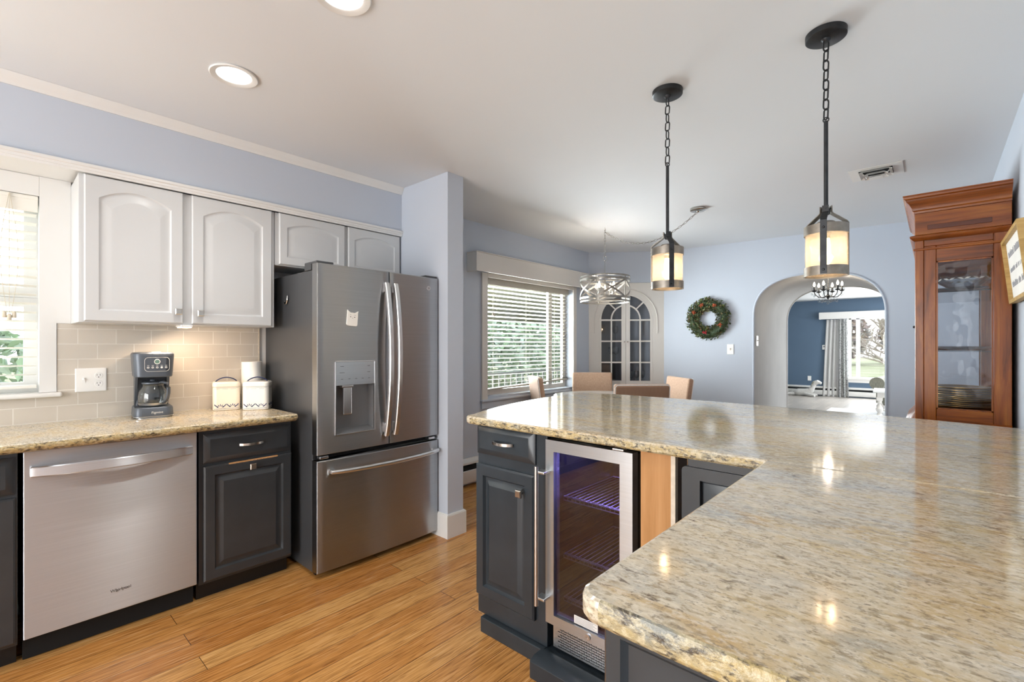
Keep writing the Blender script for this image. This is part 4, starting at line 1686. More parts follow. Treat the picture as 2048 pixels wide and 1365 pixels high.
back = [(XR - 0.003, 1.4795), (XR - 0.003, 2.700)]
bk = [(0.261, 2.709), (0.0, 2.765), (-0.35, 2.808), (-0.762, 2.832), (-1.2, 2.835), (-1.526, 2.824), (-1.70, 2.80)]
cor = arc(-1.745, 2.705, 0.09, 80, 170, 6)
lf = [(-1.832, 2.55), (-1.825, 2.35), (-1.806, 2.16), (-1.775, 1.98), (-1.735, 1.82), (-1.680, 1.65)]
cor2 = arc(-1.590, 1.525, 0.045, 165, 270, 6)
o = back + bk + cor + lf + cor2 + [(XN - 0.05, 1.4795)]
c = thing('worktop', 'long granite peninsula worktop under the two pendants, over the beverage cooler', 'worktop', (-0.8, 2.1, 0.938))
m = MB()
slab(m, o, 0.938, ZP)
m.build('slab', 'granite', c, world=True)
m = MB()
pf = [(1.4815, 0.9382), (1.4775, 0.944), (1.4770, 0.958), (1.4785, 0.9655)]
m.loops([[(x, y, z) for y, z in pf + [(1.484, 0.964), (1.486, 0.94)]] for x in (-1.585, XN - 0.006)])
m.build('front_edge', 'gedge', c, world=True)
c = thing('worktop', 'nearest granite worktop slab reaching the photo\'s lower right corner', 'worktop', (0, 1.0, 0.938))
o = [(XR - 0.003, 0.518), (XR - 0.003, 1.4780)] + [(XN, 1.4780)] + arc(XN + 0.035, 0.553, 0.035, 180, 270, 7)
m = MB()
slab(m, o, 0.938, ZP, 0.007)
m.build('slab', 'granite', c, world=True)
MB().box(XN + 0.004, XR - 0.003, 1.47815, 1.47935, 0.940, ZP - 0.002).build('seam', plain('dark_seam', '4E463B', 0.6), c, world=True)
m = MB()
pf = [(0.5205, 0.9382), (0.5165, 0.944), (0.5160, 0.957), (0.5172, 0.9655), (0.5198, 0.9702), (0.5235, 0.9716)]
m.loops([[(x, y, z) for y, z in pf + [(0.5255, 0.963), (0.5255, 0.94)]] for x in (XN + 0.04, XR - 0.004)])
m.build('front_edge', 'gedge', c, world=True)


# ------------------------------------------------------------------ ceiling fittings
def recessed(label, x, y):
    c = thing('recessed_light', label, 'ceiling light', (x, y, ZC), 0, 'recessed ceiling lights')
    m = MB()
    m.lathe([(0.072, -0.0005), (0.090, -0.0005), (0.0935, -0.004), (0.090, -0.008), (0.074, -0.006), (0.068, -0.0035), (0.066, -0.0005)], 40, closed=True)
    m.build('trim_ring', 'white', c)
    MB().lathe([(0, -0.0022), (0.0665, -0.0022), (0.0665, -0.0004), (0, -0.0004)], 40).build('lens', 'can', c)
    lamp('recessed_lamp', 'SPOT', (x, y, ZC - 0.015), 34, (1, 0.97, 0.92), 0.06, parent=c, spot_size=R(150), spot_blend=0.9)
    return c


for i_, (x_, y_) in enumerate(((-1.35, 9.2), (0.4, 9.2), (-1.35, 12.0), (0.4, 12.0))):
    c = recessed(['round recessed light on the living room ceiling, near left', 'round recessed light on the living room ceiling, near right', 'round recessed light on the living room ceiling, far left', 'round recessed light on the living room ceiling, far right'][i_], x_, y_)
    for ch in [o_ for o_ in bpy.data.objects if o_.parent == c and o_.type == 'LIGHT']:
        ch.data.energy = 60
recessed('round recessed ceiling light over the dishwasher, smaller in view', -2.261, 0.718)
recessed('round recessed ceiling light cut by the photo\'s top edge', -1.475, 0.795)


def pendant(label, x, y, rot, z_chain):
    c = thing('pendant_light', label, 'pendant light', (x, y, 0), rot, 'lantern pendants over the peninsula')
    m = MB()
    m.lathe([(0, ZC - 0.024), (0.060, ZC - 0.024), (0.0665, ZC - 0.020), (0.067, ZC - 0.001), (0, ZC - 0.001)], 40)
    m.lathe([(0, ZC - 0.034), (0.009, ZC - 0.034), (0.015, ZC - 0.028), (0.016, ZC - 0.024)], 20)
    m.build('canopy', 'iron', c)
    m = MB()
    chain_links(m, [(0, 0, ZC - 0.031), (0, 0, z_chain)], 0.046, 0.021, 0.0028, 8)
    m.build('chain', 'iron', c)
    m = MB()
    m.cyl((0, 0, 1.792), (0, 0, z_chain - 0.008), 0.0072, 14)
    m.tube([(0.009 * math.cos(2 * PI * i / 16), 0, z_chain - 0.003 + 0.009 * math.sin(2 * PI * i / 16)) for i in range(16)], 0.0022, 6, True, ref=(0, 1, 0))
    m.lathe([(0, 1.786), (0.011, 1.786), (0.013, 1.79), (0.013, 1.806), (0.008, 1.812), (0, 1.812)], 16)
    m.build('rod', 'iron', c)
    ro, zb, zt = 0.071, 1.556, 1.744
    m = MB()
    m.lathe([(ro - 0.0035, zt - 0.034), (ro, zt - 0.034), (ro, zt), (ro - 0.0035, zt)], 48, closed=True)
    m.lathe([(0, zt - 0.006), (ro - 0.003, zt - 0.006), (ro - 0.003, zt - 0.002), (0.0, zt - 0.002)], 40)
    m.lathe([(0, zt - 0.002), (0.030, zt - 0.002), (0.030, zt + 0.013), (0.027, zt + 0.016), (0, zt + 0.016)], 24)
    m.build('top_band', 'galv', c)
    m = MB()
    m.lathe([(ro - 0.0035, zb), (ro, zb), (ro, zb + 0.034), (ro - 0.0035, zb + 0.034)], 48, closed=True)
    m.build('bottom_band', 'galv', c)
    for k in range(3):
        Ms = rotz(R(120 * k))
        m = MB()
        pr = [(-0.0105, -0.0015), (0.0105, -0.0015), (0.0105, 0.0015), (-0.0105, 0.0015)]
        pts = [(0, -ro - 0.0018, zb + 0.002), (0, -ro - 0.0018, zt + 0.010), (0, -ro + 0.003, zt + 0.016), (0, -0.021, zt + 0.046), (0, -0.0165, zt + 0.052), (0, -0.0160, zt + 0.075)]
        m.sweep(pts, pr, ref=(0, 1, 0.01), M=Ms)
        s = m.build('strap', 'iron' if k == 0 else 'galv', c)
        for zz in (zb + 0.017, zt - 0.017):
            MB().lathe([(0, 0.0045), (0.003, 0.004), (0.0045, 0.0015), (0.0045, 0)], 12, Ms @ TR(0, -ro - 0.003, zz) @ Matrix.Rotation(R(90), 4, 'X')).build('rivet', 'iron', s)
        MB().cyl(Ms @ Vector((0, -0.012, zt + 0.066)), Ms @ Vector((0, -0.020, zt + 0.066)), 0.004, 10).build('rivet', 'iron', s)
    m = MB()
    m.lathe([(0.0655, zb + 0.006), (0.0670, zb + 0.006), (0.0670, zt - 0.008), (0.0655, zt - 0.008)], 48, closed=True)
    m.build('glass_shade', 'seeded', c)
    m = MB()
    m.lathe([(0.0, zt - 0.008), (0.017, zt - 0.008), (0.017, zt - 0.030), (0.0135, zt - 0.033), (0.0135, zt - 0.046), (0, zt - 0.046)], 20)
    m.build('socket', 'galv', c)
    m = MB()
    m.lathe([(0, zt - 0.147), (0.009, zt - 0.145), (0.0145, zt - 0.136), (0.0155, zt - 0.12), (0.0145, zt - 0.075), (0.012, zt - 0.055), (0.0115, zt - 0.047), (0, zt - 0.047)], 20)
    m.build('bulb', 'bulb', c)
    lamp('pendant_lamp', 'POINT', (x, y, zt - 0.10), 4, (1.0, 0.82, 0.60), 0.024, parent=c)
    return c


def face_cam(x, y, extra=0.0):
    return math.atan2(-y, -x) + PI / 2 + R(extra)


pendant('lantern pendant with seeded glass, farther and left of the two over the peninsula', -0.915, 2.093, face_cam(-0.915, 2.093, 14), 2.133)
pendant('lantern pendant with seeded glass, nearer and right, before the archway', -0.303, 2.102, face_cam(-0.303, 2.102, -6), 2.146)

# ceiling vent
c = thing('ceiling_vent', 'white ceiling vent with raised louvres beyond the right pendant', 'vent', (-0.293, 4.005, ZC))
m = MB()
m.plate([(-0.142, -0.135), (0.142, -0.135), (0.142, 0.135), (-0.142, 0.135)], [[(-0.09, -0.085), (0.09, -0.085), (0.09, 0.085), (-0.09, 0.085)]], 0.001, 0.005, Matrix.Rotation(R(90), 4, 'X') @ Matrix.Scale(-1, 4, (0, 1, 0)) if False else Matrix(((1, 0, 0, 0), (0, 0, 1, 0), (0, -1, 0, 0), (0, 0, 0, 1))))
m.build('frame', 'white', c)
MB().box(-0.09, 0.09, -0.085, 0.085, -0.0015, -0.0005).build('duct', 'gap', c)
for s, dz in ((0.088, 0.016), (0.064, 0.030), (0.036, 0.042)):
    m = MB()
    w = 0.020
    m.loops([[(-s, -s, -dz), (s, -s, -dz), (s, s, -dz), (-s, s, -dz)], [(-s + w, -s + w, -dz + 0.016), (s - w, -s + w, -dz + 0.016), (s - w, s - w, -dz + 0.016), (-s + w, s - w, -dz + 0.016)]], s < 0.05, False)
    m.build('louvre', 'white', c)
m = MB()
for a, b in ((-0.07, 0), (0.07, 0)):
    m.cyl((a, b, -0.002), (a * 0.7, b, -0.036), 0.004, 8)
m.build('louvre_bracket', 'white', c)

# drum chandelier with a swagged chain
c = thing('chandelier', 'open drum chandelier with crossed metal straps and swagged chain over the dining table', 'chandelier', (-2.431, 4.093, 0), face_cam(-2.431, 4.093, 34))
zt, zb, ro = 1.974, 1.732, 0.240
for z in (zt, zb):
    m = MB()
    m.lathe([(ro - 0.004, z - 0.008), (ro + 0.002, z - 0.008), (ro + 0.002, z + 0.006), (ro - 0.004, z + 0.006)], 64, closed=True)
    zz = z - 0.034 if z == zt else z + 0.030
    m.lathe([(ro + 0.002, zz - 0.010), (ro + 0.006, zz - 0.010), (ro + 0.006, zz + 0.010), (ro + 0.002, zz + 0.010)], 64, closed=True)
    m.build('ring', 'pewter', c)
N = 5
for k in range(N):
    a0 = 2 * PI * k / N
    m = MB()
    m.box(-0.004, 0.004, -0.0025, 0.0025, zb, zt, M=rotz(a0) @ TR(ro, 0, 0) @ rotz(PI / 2))
    m.build('post', 'pewter', c)
    for sgn in (0, 1):
        m = MB()
        pts = []
        for i in range(15):
            kq = i / 14
            a = a0 + 2 * PI / N * kq
            z = zb + 0.032 + (zt - zb - 0.07) * (kq if sgn else 1 - kq)
            rr_ = ro + (0.002 if sgn else -0.003)
            pts.append((rr_ * math.cos(a), rr_ * math.sin(a), z))
        # flat strap: profile stands along the radius-normal direction
        t = bmesh.new()
        rows = []
        for x, y, z in pts:
            u = Vector((x, y, 0)).normalized() * 0.0025
            rows.append([t.verts.new((x, y, z - 0.010)), t.verts.new((x + u.x, y + u.y, z - 0.010)), t.verts.new((x + u.x, y + u.y, z + 0.010)), t.verts.new((x, y, z + 0.010))])
        for A, B in zip(rows, rows[1:]):
            for i in range(4):
                t.faces.new((A[i], A[(i + 1) % 4], B[(i + 1) % 4], B[i]))
        t.faces.new(rows[0][::-1])
        t.faces.new(rows[-1])
        bmesh.ops.recalc_face_normals(t, faces=t.faces)
        m.merge(t)
        m.build('cross_strap', 'galv' if sgn else 'pewter', c)
m = MB()
m.cyl((0, 0, zt - 0.02), (0, 0, 2.135), 0.0032, 8)
m.tube([(0.019 * math.cos(2 * PI * i / 20), 0, 2.160 + 0.024 * math.sin(2 * PI * i / 20)) for i in range(20)], 0.003, 8, True, ref=(0, 1, 0))
m.lathe([(0, zb + 0.05), (0.014, zb + 0.055), (0.010, zb + 0.08), (0.006, zb + 0.10), (0.006, zt), (0, zt)], 14)
for k in range(4):
    a = k * PI / 2 + 0.4
    m.cyl((0, 0, zt - 0.006), (ro * math.cos(a), ro * math.sin(a), zt - 0.006), 0.003, 8)
    m.cyl((0, 0, zb + 0.07), (0.10 * math.cos(a), 0.10 * math.sin(a), zb + 0.07), 0.004, 8)
m.build('stem', 'chrome', c)
for k in range(4):
    a = k * PI / 2 + 0.4
    bx, by = 0.10 * math.cos(a), 0.10 * math.sin(a)
    m = MB()
    m.lathe([(0, 0), (0.016, 0.002), (0.017, 0.006), (0.0095, 0.008), (0.0095, 0.060), (0, 0.060)], 14, TR(bx, by, zb + 0.07))
    s = m.build('candle_sleeve', 'chrome', c)
    MB().lathe([(0, 0), (0.008, 0.004), (0.0125, 0.022), (0.011, 0.04), (0.005, 0.058), (0, 0.066)], 14, TR(bx, by, zb + 0.1305)).build('bulb', 'bulb_w', s)
    lp = lamp('chandelier_lamp', 'POINT', (-2.431 + bx * math.cos(c.rotation_euler.z) - by * math.sin(c.rotation_euler.z), 4.093 + bx * math.sin(c.rotation_euler.z) + by * math.cos(c.rotation_euler.z), zb + 0.165), 3.8, (1.0, 0.90, 0.78), 0.019, parent=c)
m = MB()
chain_links(m, [(0, 0, 2.184), (0, 0, ZC - 0.022)], 0.036, 0.014, 0.0018)
m.build('chain', 'pewter', c)
ci = Matrix.LocRotScale(c.location, c.rotation_euler, None).inverted()
pts = []
for i in range(25):
    k = i / 24
    p = Vector((-2.431 + (2.431 - 1.503) * k, 4.093 + (4.057 - 4.093) * k, (ZC - 0.045) + 0.02 * k - 0.185 * 4 * k * (1 - k) * (1 - 0.12 * (k - 0.5))))
    pts.append(ci @ p)
m = MB()
chain_links(m, pts, 0.036, 0.014, 0.0018)
m.build('swag_chain', 'pewter', c)
m = MB()
m.tube([(0, 0, ZC - 0.001), (0, 0, ZC - 0.012), (0.008, 0, ZC - 0.018), (0.008, 0, ZC - 0.030), (0, 0, ZC - 0.036), (-0.007, 0, ZC - 0.030)], 0.002, 6, ref=(0, 1, 0))
m.build('ceiling_hook', 'chrome', c)
p = ci @ Vector((-1.503, 4.057, 0))
m = MB()
m.lathe([(0, ZC - 0.034), (0.006, ZC - 0.034), (0.012, ZC - 0.026), (0.058, ZC - 0.022), (0.064, ZC - 0.018), (0.064, ZC - 0.001), (0, ZC - 0.001)], 32, TR(p.x, p.y, 0))
m.build('canopy', 'chrome', c)

# crystal chandelier in the passage
c = thing('chandelier', 'small black crystal drop chandelier hanging in the archway', 'chandelier', (-0.841, 5.960, 1.79))
m = MB()
m.lathe([(0, -0.006), (0.006, 0.0), (0.012, 0.016), (0.022, 0.026), (0.024, 0.034), (0.010, 0.045), (0.007, 0.07), (0.014, 0.09), (0.016, 0.10), (0.007, 0.12), (0.006, 0.20), (0.02, 0.225), (0.045, 0.24), (0.047, 0.252), (0, 0.256)], 18)
m.build('stem', 'iron', c)
crys = []
for k in range(6):
    a = 2 * PI * k / 6 + 0.35
    ca, sa = math.cos(a), math.sin(a)
    m = MB()
    pr = [(0.015, 0.035), (0.05, 0.018), (0.085, 0.022), (0.115, 0.050), (0.125, 0.080)]
    P = []
    for i in range(len(pr) - 1):
        for q in range(4):
            kq = q / 4
            P.append((pr[i][0] + (pr[i + 1][0] - pr[i][0]) * kq, pr[i][1] + (pr[i + 1][1] - pr[i][1]) * kq))
    P.append(pr[-1])
    m.tube([(r_ * ca, r_ * sa, z) for r_, z in P], 0.0042, 8)
    m.lathe([(0, 0.078), (0.012, 0.080), (0.025, 0.090), (0.027, 0.094), (0.009, 0.094), (0.009, 0.135), (0, 0.135)], 14, TR(0.125 * ca, 0.125 * sa, 0))
    ar = m.build('arm', 'iron', c)
    MB().lathe([(0, 0), (0.0075, 0.004), (0.0115, 0.018), (0.009, 0.034), (0.003, 0.048), (0, 0.052)], 12, TR(0.125 * ca, 0.125 * sa, 0.1355)).build('bulb', 'bulb_w', ar)
    for rr_, zz, s in ((0.150, 0.076, 1.0), (0.125, 0.060, 1.1), (0.080, 0.008, 1.25), (0.045, 0.004, 1.0), (0.152, 0.125, 0.8), (0.10, 0.115, 0.8), (0.148, 0.16, 0.7)):
        aa = a + (0.16 if zz > 0.07 else 0.0)
        crys.append((rr_ * math.cos(aa), rr_ * math.sin(aa), zz, s))
crys.append((0, 0, -0.004, 1.5))
for x, y, z, s in crys:
    m = MB()
    m.lathe([(0, -0.034 * s), (0.006 * s, -0.031 * s), (0.0095 * s, -0.023 * s), (0.0065 * s, -0.012 * s), (0.002 * s, -0.004 * s), (0, 0)], 8, TR(x, y, z))
    m.build('crystal_drop', 'crystal', c)
lamp('crystal_lamp', 'POINT', (-0.841, 5.96, 1.955), 6.0, (1.0, 0.85, 0.66), 0.02, parent=c)

# ------------------------------------------------------------------ dining corner
# valance over the dining window
c = thing('valance_box', 'white wooden valance box above the dining window', 'valance', (XD + 0.001, 2.985, 1.985), R(90))
VL = 5.045 - 2.985
m = MB()
m.box(0, VL, -0.132, -0.115, 0.0, 0.170, 0.002)
m.box(0, 0.017, -0.115, -0.0005, 0.0, 0.170, 0.002)
m.box(VL - 0.017, VL, -0.115, -0.0005, 0.0, 0.170, 0.002)
m.box(0.017, VL - 0.017, -0.115, -0.0005, 0.155, 0.170)
m.build('board', 'cream', c)
m = MB()
m.box(-0.004, VL + 0.003, -0.136, -0.0005, 0.1705, 0.180, 0.002)
m.build('cap', 'cream', c)

# baseboard heater under the dining window


def heater(name, label, x0, length, M, loc, rz):
    c = thing(name, label, 'baseboard heater', loc, rz)
    m = MB()
    prof = [(0, 0.02), (-0.052, 0.03), (-0.060, 0.045), (-0.060, 0.145), (-0.052, 0.150), (-0.052, 0.135), (-0.01, 0.12), (-0.01, 0.04), (0, 0.04)]
    m.loops([[(0.0, y - 0.001, z) for y, z in prof], [(length, y - 0.001, z) for y, z in prof]])
    m.build('front_panel', 'white', c)
    m = MB()
    m.box(0, length, -0.010, -0.001, 0.05, 0.250)
    m.loops([[(x, y, z) for y, z in [(-0.001, 0.250), (-0.058, 0.222), (-0.060, 0.205), (-0.050, 0.210), (-0.001, 0.235)]] for x in (0.0, length)])
    m.build('cover', 'white', c)
    m = MB()
    m.box(0.01, length - 0.01, -0.045, -0.012, 0.10, 0.19)
    m.build('fin_core', 'gap', c)
    return c


heater('baseboard_heater', 'white baseboard heater under the dining window beside the pier', 0, 2.75, None, (XD + 0.001, 2.23, 0.0), R(90))

# built-in corner cabinet with arched glass doors
c = thing('corner_cabinet', 'built-in cream corner cabinet with two arched glazed doors', 'corner cabinet', tuple(FL), DIA)
CWd = DW_
k9 = 0.924 / 0.936
sL, sML, sMR, sR = 0.159 * k9, 0.410 * k9, 0.516 * k9, 0.767 * k9
sc = (sL + sR) / 2
zb0, zsp, zrow1, zrow2 = 0.849, 1.616, 1.352, 1.087
HW = (sR - sL) / 2
m = MB()
opening = [(sL - 0.026, 0.800)] + [(sc + (HW + 0.026) * math.cos(R(180 - 180 * i / 32)), zsp + (HW + 0.026) * math.sin(R(180 - 180 * i / 32))) for i in range(33)] + [(sR + 0.026, 0.800)]
low = [(sL - 0.026, 0.10), (sL - 0.026, 0.70), (sR + 0.026, 0.70), (sR + 0.026, 0.10)]
m.plate([(0.0, 0), (CWd, 0), (CWd, 2.081), (0, 2.081)], [opening, low], 0.0, 0.025)
m.build('face_frame', 'cream', c)
m = MB()
ro = HW + 0.085
pts = [(sc - ro, -0.003, 1.45)] + [(sc + ro * math.cos(R(180 - 180 * i / 32)), -0.003, zsp + ro * math.sin(R(180 - 180 * i / 32))) for i in range(33)] + [(sc + ro, -0.003, 1.45)]
m.tube(pts, 0.006, 6, ref=(0, 1, 0))
m.box(0.0, CWd, -0.012, 0.0, 2.070, 2.0805, 0.003)
m.build('moulding', 'cream', c)
m = MB()
m.box(sL - 0.08, sR + 0.08, -0.028, -0.0005, 0.740, 0.766, 0.006)
m.build('ledge', 'cream', c)
mu = 0.017


def ring_sector(r0, r1, a0, a1, n=10):
    return [(sc + r0 * math.cos(R(a0 + (a1 - a0) * i / n)), zsp + mu / 2 + r0 * math.sin(R(a0 + (a1 - a0) * i / n))) for i in range(n + 1)] + \
           [(sc + r1 * math.cos(R(a1 + (a0 - a1) * i / n)), zsp + mu / 2 + r1 * math.sin(R(a1 + (a0 - a1) * i / n))) for i in range(n + 1)]


for side in (-1, 1):
    def X(x):
        return sc + side * (x - sc) if side > 0 else 2 * sc - x
    # written for the right-hand leaf, mirrored for the left one
    xi, xm, xo = sMR, 0.642 * k9, sR
    holes = []
    for z0, z1 in ((zb0, zrow2), (zrow2, zrow1), (zrow1, zsp)):
        for a, b in ((xi, xm - mu / 2), (xm + mu / 2, xo)):
            holes.append([(a, z0 + mu / 2), (b, z0 + mu / 2), (b, z1 - mu / 2), (a, z1 - mu / 2)])
    rin = xm - sc
    a_in = math.degrees(math.acos((xi - sc) / (rin - mu / 2)))
    holes.append([(xi, zsp + mu / 2)] + [(sc + (rin - mu / 2) * math.cos(R(a_in * i / 8)), zsp + mu / 2 + (rin - mu / 2) * math.sin(R(a_in * i / 8))) for i in range(9)])
    r0, r1 = rin + mu / 2, HW
    holes.append(ring_sector(r0, r1, 0.5, 43))
    aa0 = math.degrees(math.acos((xi - sc) / r0))
    aa1 = math.degrees(math.acos((xi - sc) / r1))
    n = 10
    holes.append([(sc + r0 * math.cos(R(47 + (aa0 - 47) * i / n)), zsp + mu / 2 + r0 * math.sin(R(47 + (aa0 - 47) * i / n))) for i in range(n + 1)] +
                 [(sc + r1 * math.cos(R(aa1 + (46.5 - aa1) * i / n)), zsp + mu / 2 + r1 * math.sin(R(aa1 + (46.5 - aa1) * i / n))) for i in range(n + 1)])
    rr = HW + 0.0245
    ao = math.degrees(math.acos(0.0015 / rr))
    outer = [(sc + 0.0015, 0.802), (sc + rr, 0.802)] + [(sc + rr * math.cos(R(ao * i / 20)), zsp + rr * math.sin(R(ao * i / 20))) for i in range(21)]
    fl = lambda lp: [(x if side > 0 else 2 * sc - x, z) for x, z in lp]
    m = MB()
    m.plate(fl(outer), [fl(h) for h in holes], 0.001, 0.022)
    d = m.build('door', 'cream', c)
    m = MB()
    gl = [(sc + 0.03, 0.835)] + [(sc + HW + 0.006, 0.835)] + [(sc + (HW + 0.006) * math.cos(R(85 * i / 16)), zsp + (HW + 0.006) * math.sin(R(85 * i / 16))) for i in range(17)]
    m.plate(fl(gl), [], 0.014, 0.0155)
    m.build('glass', 'grey_glass', d)
    m = MB()
    kx = sc + side * 0.020
    m.lathe([(0, 0.024), (0.008, 0.022), (0.010, 0.016), (0.006, 0.010), (0.005, 0)], 12, TR(kx, 0.001, 1.345) @ Matrix.Rotation(R(90), 4, 'X'))
    m.build('knob', 'nickel', d)
    m = MB()
    for z in (1.56, 0.93):
        m.box(sc + side * (HW + 0.028) - 0.006, sc + side * (HW + 0.028) + 0.006, -0.003, 0.001, z, z + 0.085, 0.001)
    m.build('hinge', 'cream', d)
for x0_, x1_ in ((sL - 0.024, sc - 0.002), (sc + 0.002, sR + 0.024)):
    m = MB()
    raised_panel(m, x1_ - x0_, 0.596, 0.02, 0.045, 0, M=TR(x0_, 0.001, 0.102))
    m.build('door', 'cream', c)
# inside of the niche: grey back walls and shelves
m = MB()
m.loops([[(0.02, 0.026, 0.78), (CWd / 2, 0.42, 0.78), (CWd - 0.02, 0.026, 0.78)], [(0.02, 0.026, 2.07), (CWd / 2, 0.42, 2.07), (CWd - 0.02, 0.026, 2.07)]], False, False, ring=False)
m.build('niche_back', plain('grey_niche_paint', 'A2A2A0', 0.7), c)
for z in (0.79, zrow2, zrow1, 2.06):
    m = MB()
    m.prism([(0.03, 0.03), (CWd - 0.03, 0.03), (CWd / 2 + 0.05, 0.40), (CWd / 2 - 0.05, 0.40)], z - 0.008, z + 0.008)
    m.build('shelf', plain('grey_shelf_paint', '8F8F8D', 0.6), c)


# stemware inside
def wine_glass(label, p, s=1.0):
    c = thing('wine_glass', label, 'glass', p, 0, 'glasses in the corner cabinet')
    MB().lathe([(0, 0), (0.034 * s, 0.0), (0.033 * s, 0.003 * s), (0.006 * s, 0.008 * s), (0.0035 * s, 0.02 * s), (0.0035 * s, 0.075 * s), (0.006 * s, 0.085 * s), (0, 0.088 * s)], 18).build('foot_and_stem', 'clear', c)
    MB().lathe([(0.004 * s, 0.086 * s), (0.024 * s, 0.098 * s), (0.037 * s, 0.125 * s), (0.038 * s, 0.15 * s), (0.031 * s, 0.185 * s), (0.0295 * s, 0.185 * s), (0.0365 * s, 0.15 * s), (0.0355 * s, 0.126 * s), (0.023 * s, 0.100 * s), (0.004 * s, 0.089 * s)], 22).build('bowl', 'crystal', c)
    return c


Md = TR(*FL) @ rotz(DIA)
for s_, y_, z_, lb in ((0.345, 0.13, zrow1 + 0.0085, 'stemmed glass on the corner cabinet\'s upper shelf, left door'), (0.350, 0.12, zrow2 + 0.0085, 'stemmed glass on the corner cabinet\'s middle shelf, left door'),
                       (0.300, 0.20, zrow2 + 0.0085, 'stemmed glass set back on the corner cabinet\'s middle shelf')):
    wine_glass(lb, tuple(Md @ Vector((s_, y_, z_))))
for i, s_ in enumerate((0.540, 0.610, 0.690)):
    p = Md @ Vector((s_, 0.11 + 0.02 * i, 0.7985))
    wine_glass(['short glass low in the right door, nearest the door knobs', 'short glass low in the right door, middle one', 'short glass low in the right door, nearest the hinges'][i], tuple(p), 0.95)


# dining table and upholstered chairs
TC = Vector((FW[0] * 4.85 + RT[0] * 0.93, FW[1] * 4.85 + RT[1] * 0.93, 0))
c = thing('dining_table', 'round white dining table under the drum chandelier', 'table', tuple(TC))
MB().lathe([(0, 0.745), (0.48, 0.745), (0.505, 0.753), (0.51, 0.765), (0.505, 0.781), (0.495, 0.785), (0, 0.785)], 64).build('tabletop', 'table_white', c)
for k in range(4):
    a = YAW + R(45 + 90 * k)
    m = MB()
    m.lathe([(0, 0), (0.018, 0), (0.026, 0.30), (0.028, 0.60), (0.034, 0.65), (0.034, 0.7445), (0, 0.7445)], 16, TR(0.41 * math.cos(a), 0.41 * math.sin(a), 0))
    m.build('leg', 'table_white', c)
m = MB()
m.lathe([(0.37, 0.66), (0.39, 0.66), (0.39, 0.7445), (0.37, 0.7445)], 48, closed=True)
m.build('apron', 'table_white', c)


def chair(label, p, rz):
    c = thing('dining_chair', label, 'chair', (p[0], p[1], 0), rz, 'upholstered chairs round the dining table')
    m = MB()
    lofted(m, [(0.385, rrect(0.425, 0.40, 0.03, cy=-0.005)), (0.395, rrect(0.44, 0.41, 0.035, cy=-0.005)), (0.460, rrect(0.44, 0.41, 0.035, cy=-0.005)), (0.478, rrect(0.415, 0.385, 0.04, cy=-0.005)), (0.486, rrect(0.33, 0.30, 0.05, cy=-0.005))])
    m.build('seat', 'chair', c)
    m = MB()
    rec = R(-8)
    Mb = TR(0, 0.225, 0.47) @ Matrix.Rotation(rec, 4, 'X')
    m.box(-0.232, 0.232, -0.030, 0.022, -0.02, 0.515, 0.018, 3, M=Mb)
    b = m.build('backrest', 'chair', c)
    m = MB()
    m.box(-0.220, 0.220, 0.0225, 0.028, -0.015, 0.500, 0.004, 1, M=Mb)
    m.build('back_panel', 'chair_rib', b)
    m = MB()
    q = [(-0.228, 0.000), (-0.228, 0.495), (-0.212, 0.511), (0.212, 0.511), (0.228, 0.495), (0.228, 0.0)]
    m.tube([(x, 0.021, z) for x, z in q], 0.004, 6, ref=(0, 1, 0), M=Mb)
    m.build('piping', 'curtain', b)
    for sx in (-1, 1):
        for y0, y1 in ((-0.175, -0.18), (0.17, 0.21)):
            m = MB()
            m.loops([[(sx * 0.185 - 0.02, y0 - 0.02, 0.386), (sx * 0.185 + 0.02, y0 - 0.02, 0.386), (sx * 0.185 + 0.02, y0 + 0.02, 0.386), (sx * 0.185 - 0.02, y0 + 0.02, 0.386)],
                     [(sx * 0.19 - 0.013, y1 - 0.013, 0.0), (sx * 0.19 + 0.013, y1 - 0.013, 0.0), (sx * 0.19 + 0.013, y1 + 0.013, 0.0), (sx * 0.19 - 0.013, y1 + 0.013, 0.0)]])
            m.build('leg', 'leg_wood', c)
    return c


def camxy(d, u):
    r = (u - 1024) / 942.92 * d
    return (FW[0] * d + RT[0] * r, FW[1] * d + RT[1] * r)


def chair_at(label, d, u, facing_deg):
    """d,u: where the middle of the backrest's top stands; facing measured in camera axes, 0 = away from the camera, 90 = right"""
    a = R(facing_deg)
    g = (FW[0] * math.cos(a) + RT[0] * math.sin(a), FW[1] * math.cos(a) + RT[1] * math.sin(a))
    rz = math.atan2(g[1], g[0]) + PI / 2
    bx, by = camxy(d, u)
    # backrest top sits ~0.30 behind the chair's middle
    return chair(label, (bx + g[0] * 0.295, by + g[1] * 0.295), rz)


chair_at('tan upholstered chair left of the dining table, its back edge-on before the window', 4.83, 1070, 80)
chair_at('tan upholstered chair behind the dining table before the corner cabinet', 5.57, 1184, 183)
chair_at('tan upholstered chair with its ribbed back to the peninsula', 3.86, 1284, -4)
chair_at('tan upholstered chair right of the dining table, back tilted to the right', 4.72, 1360, 262)

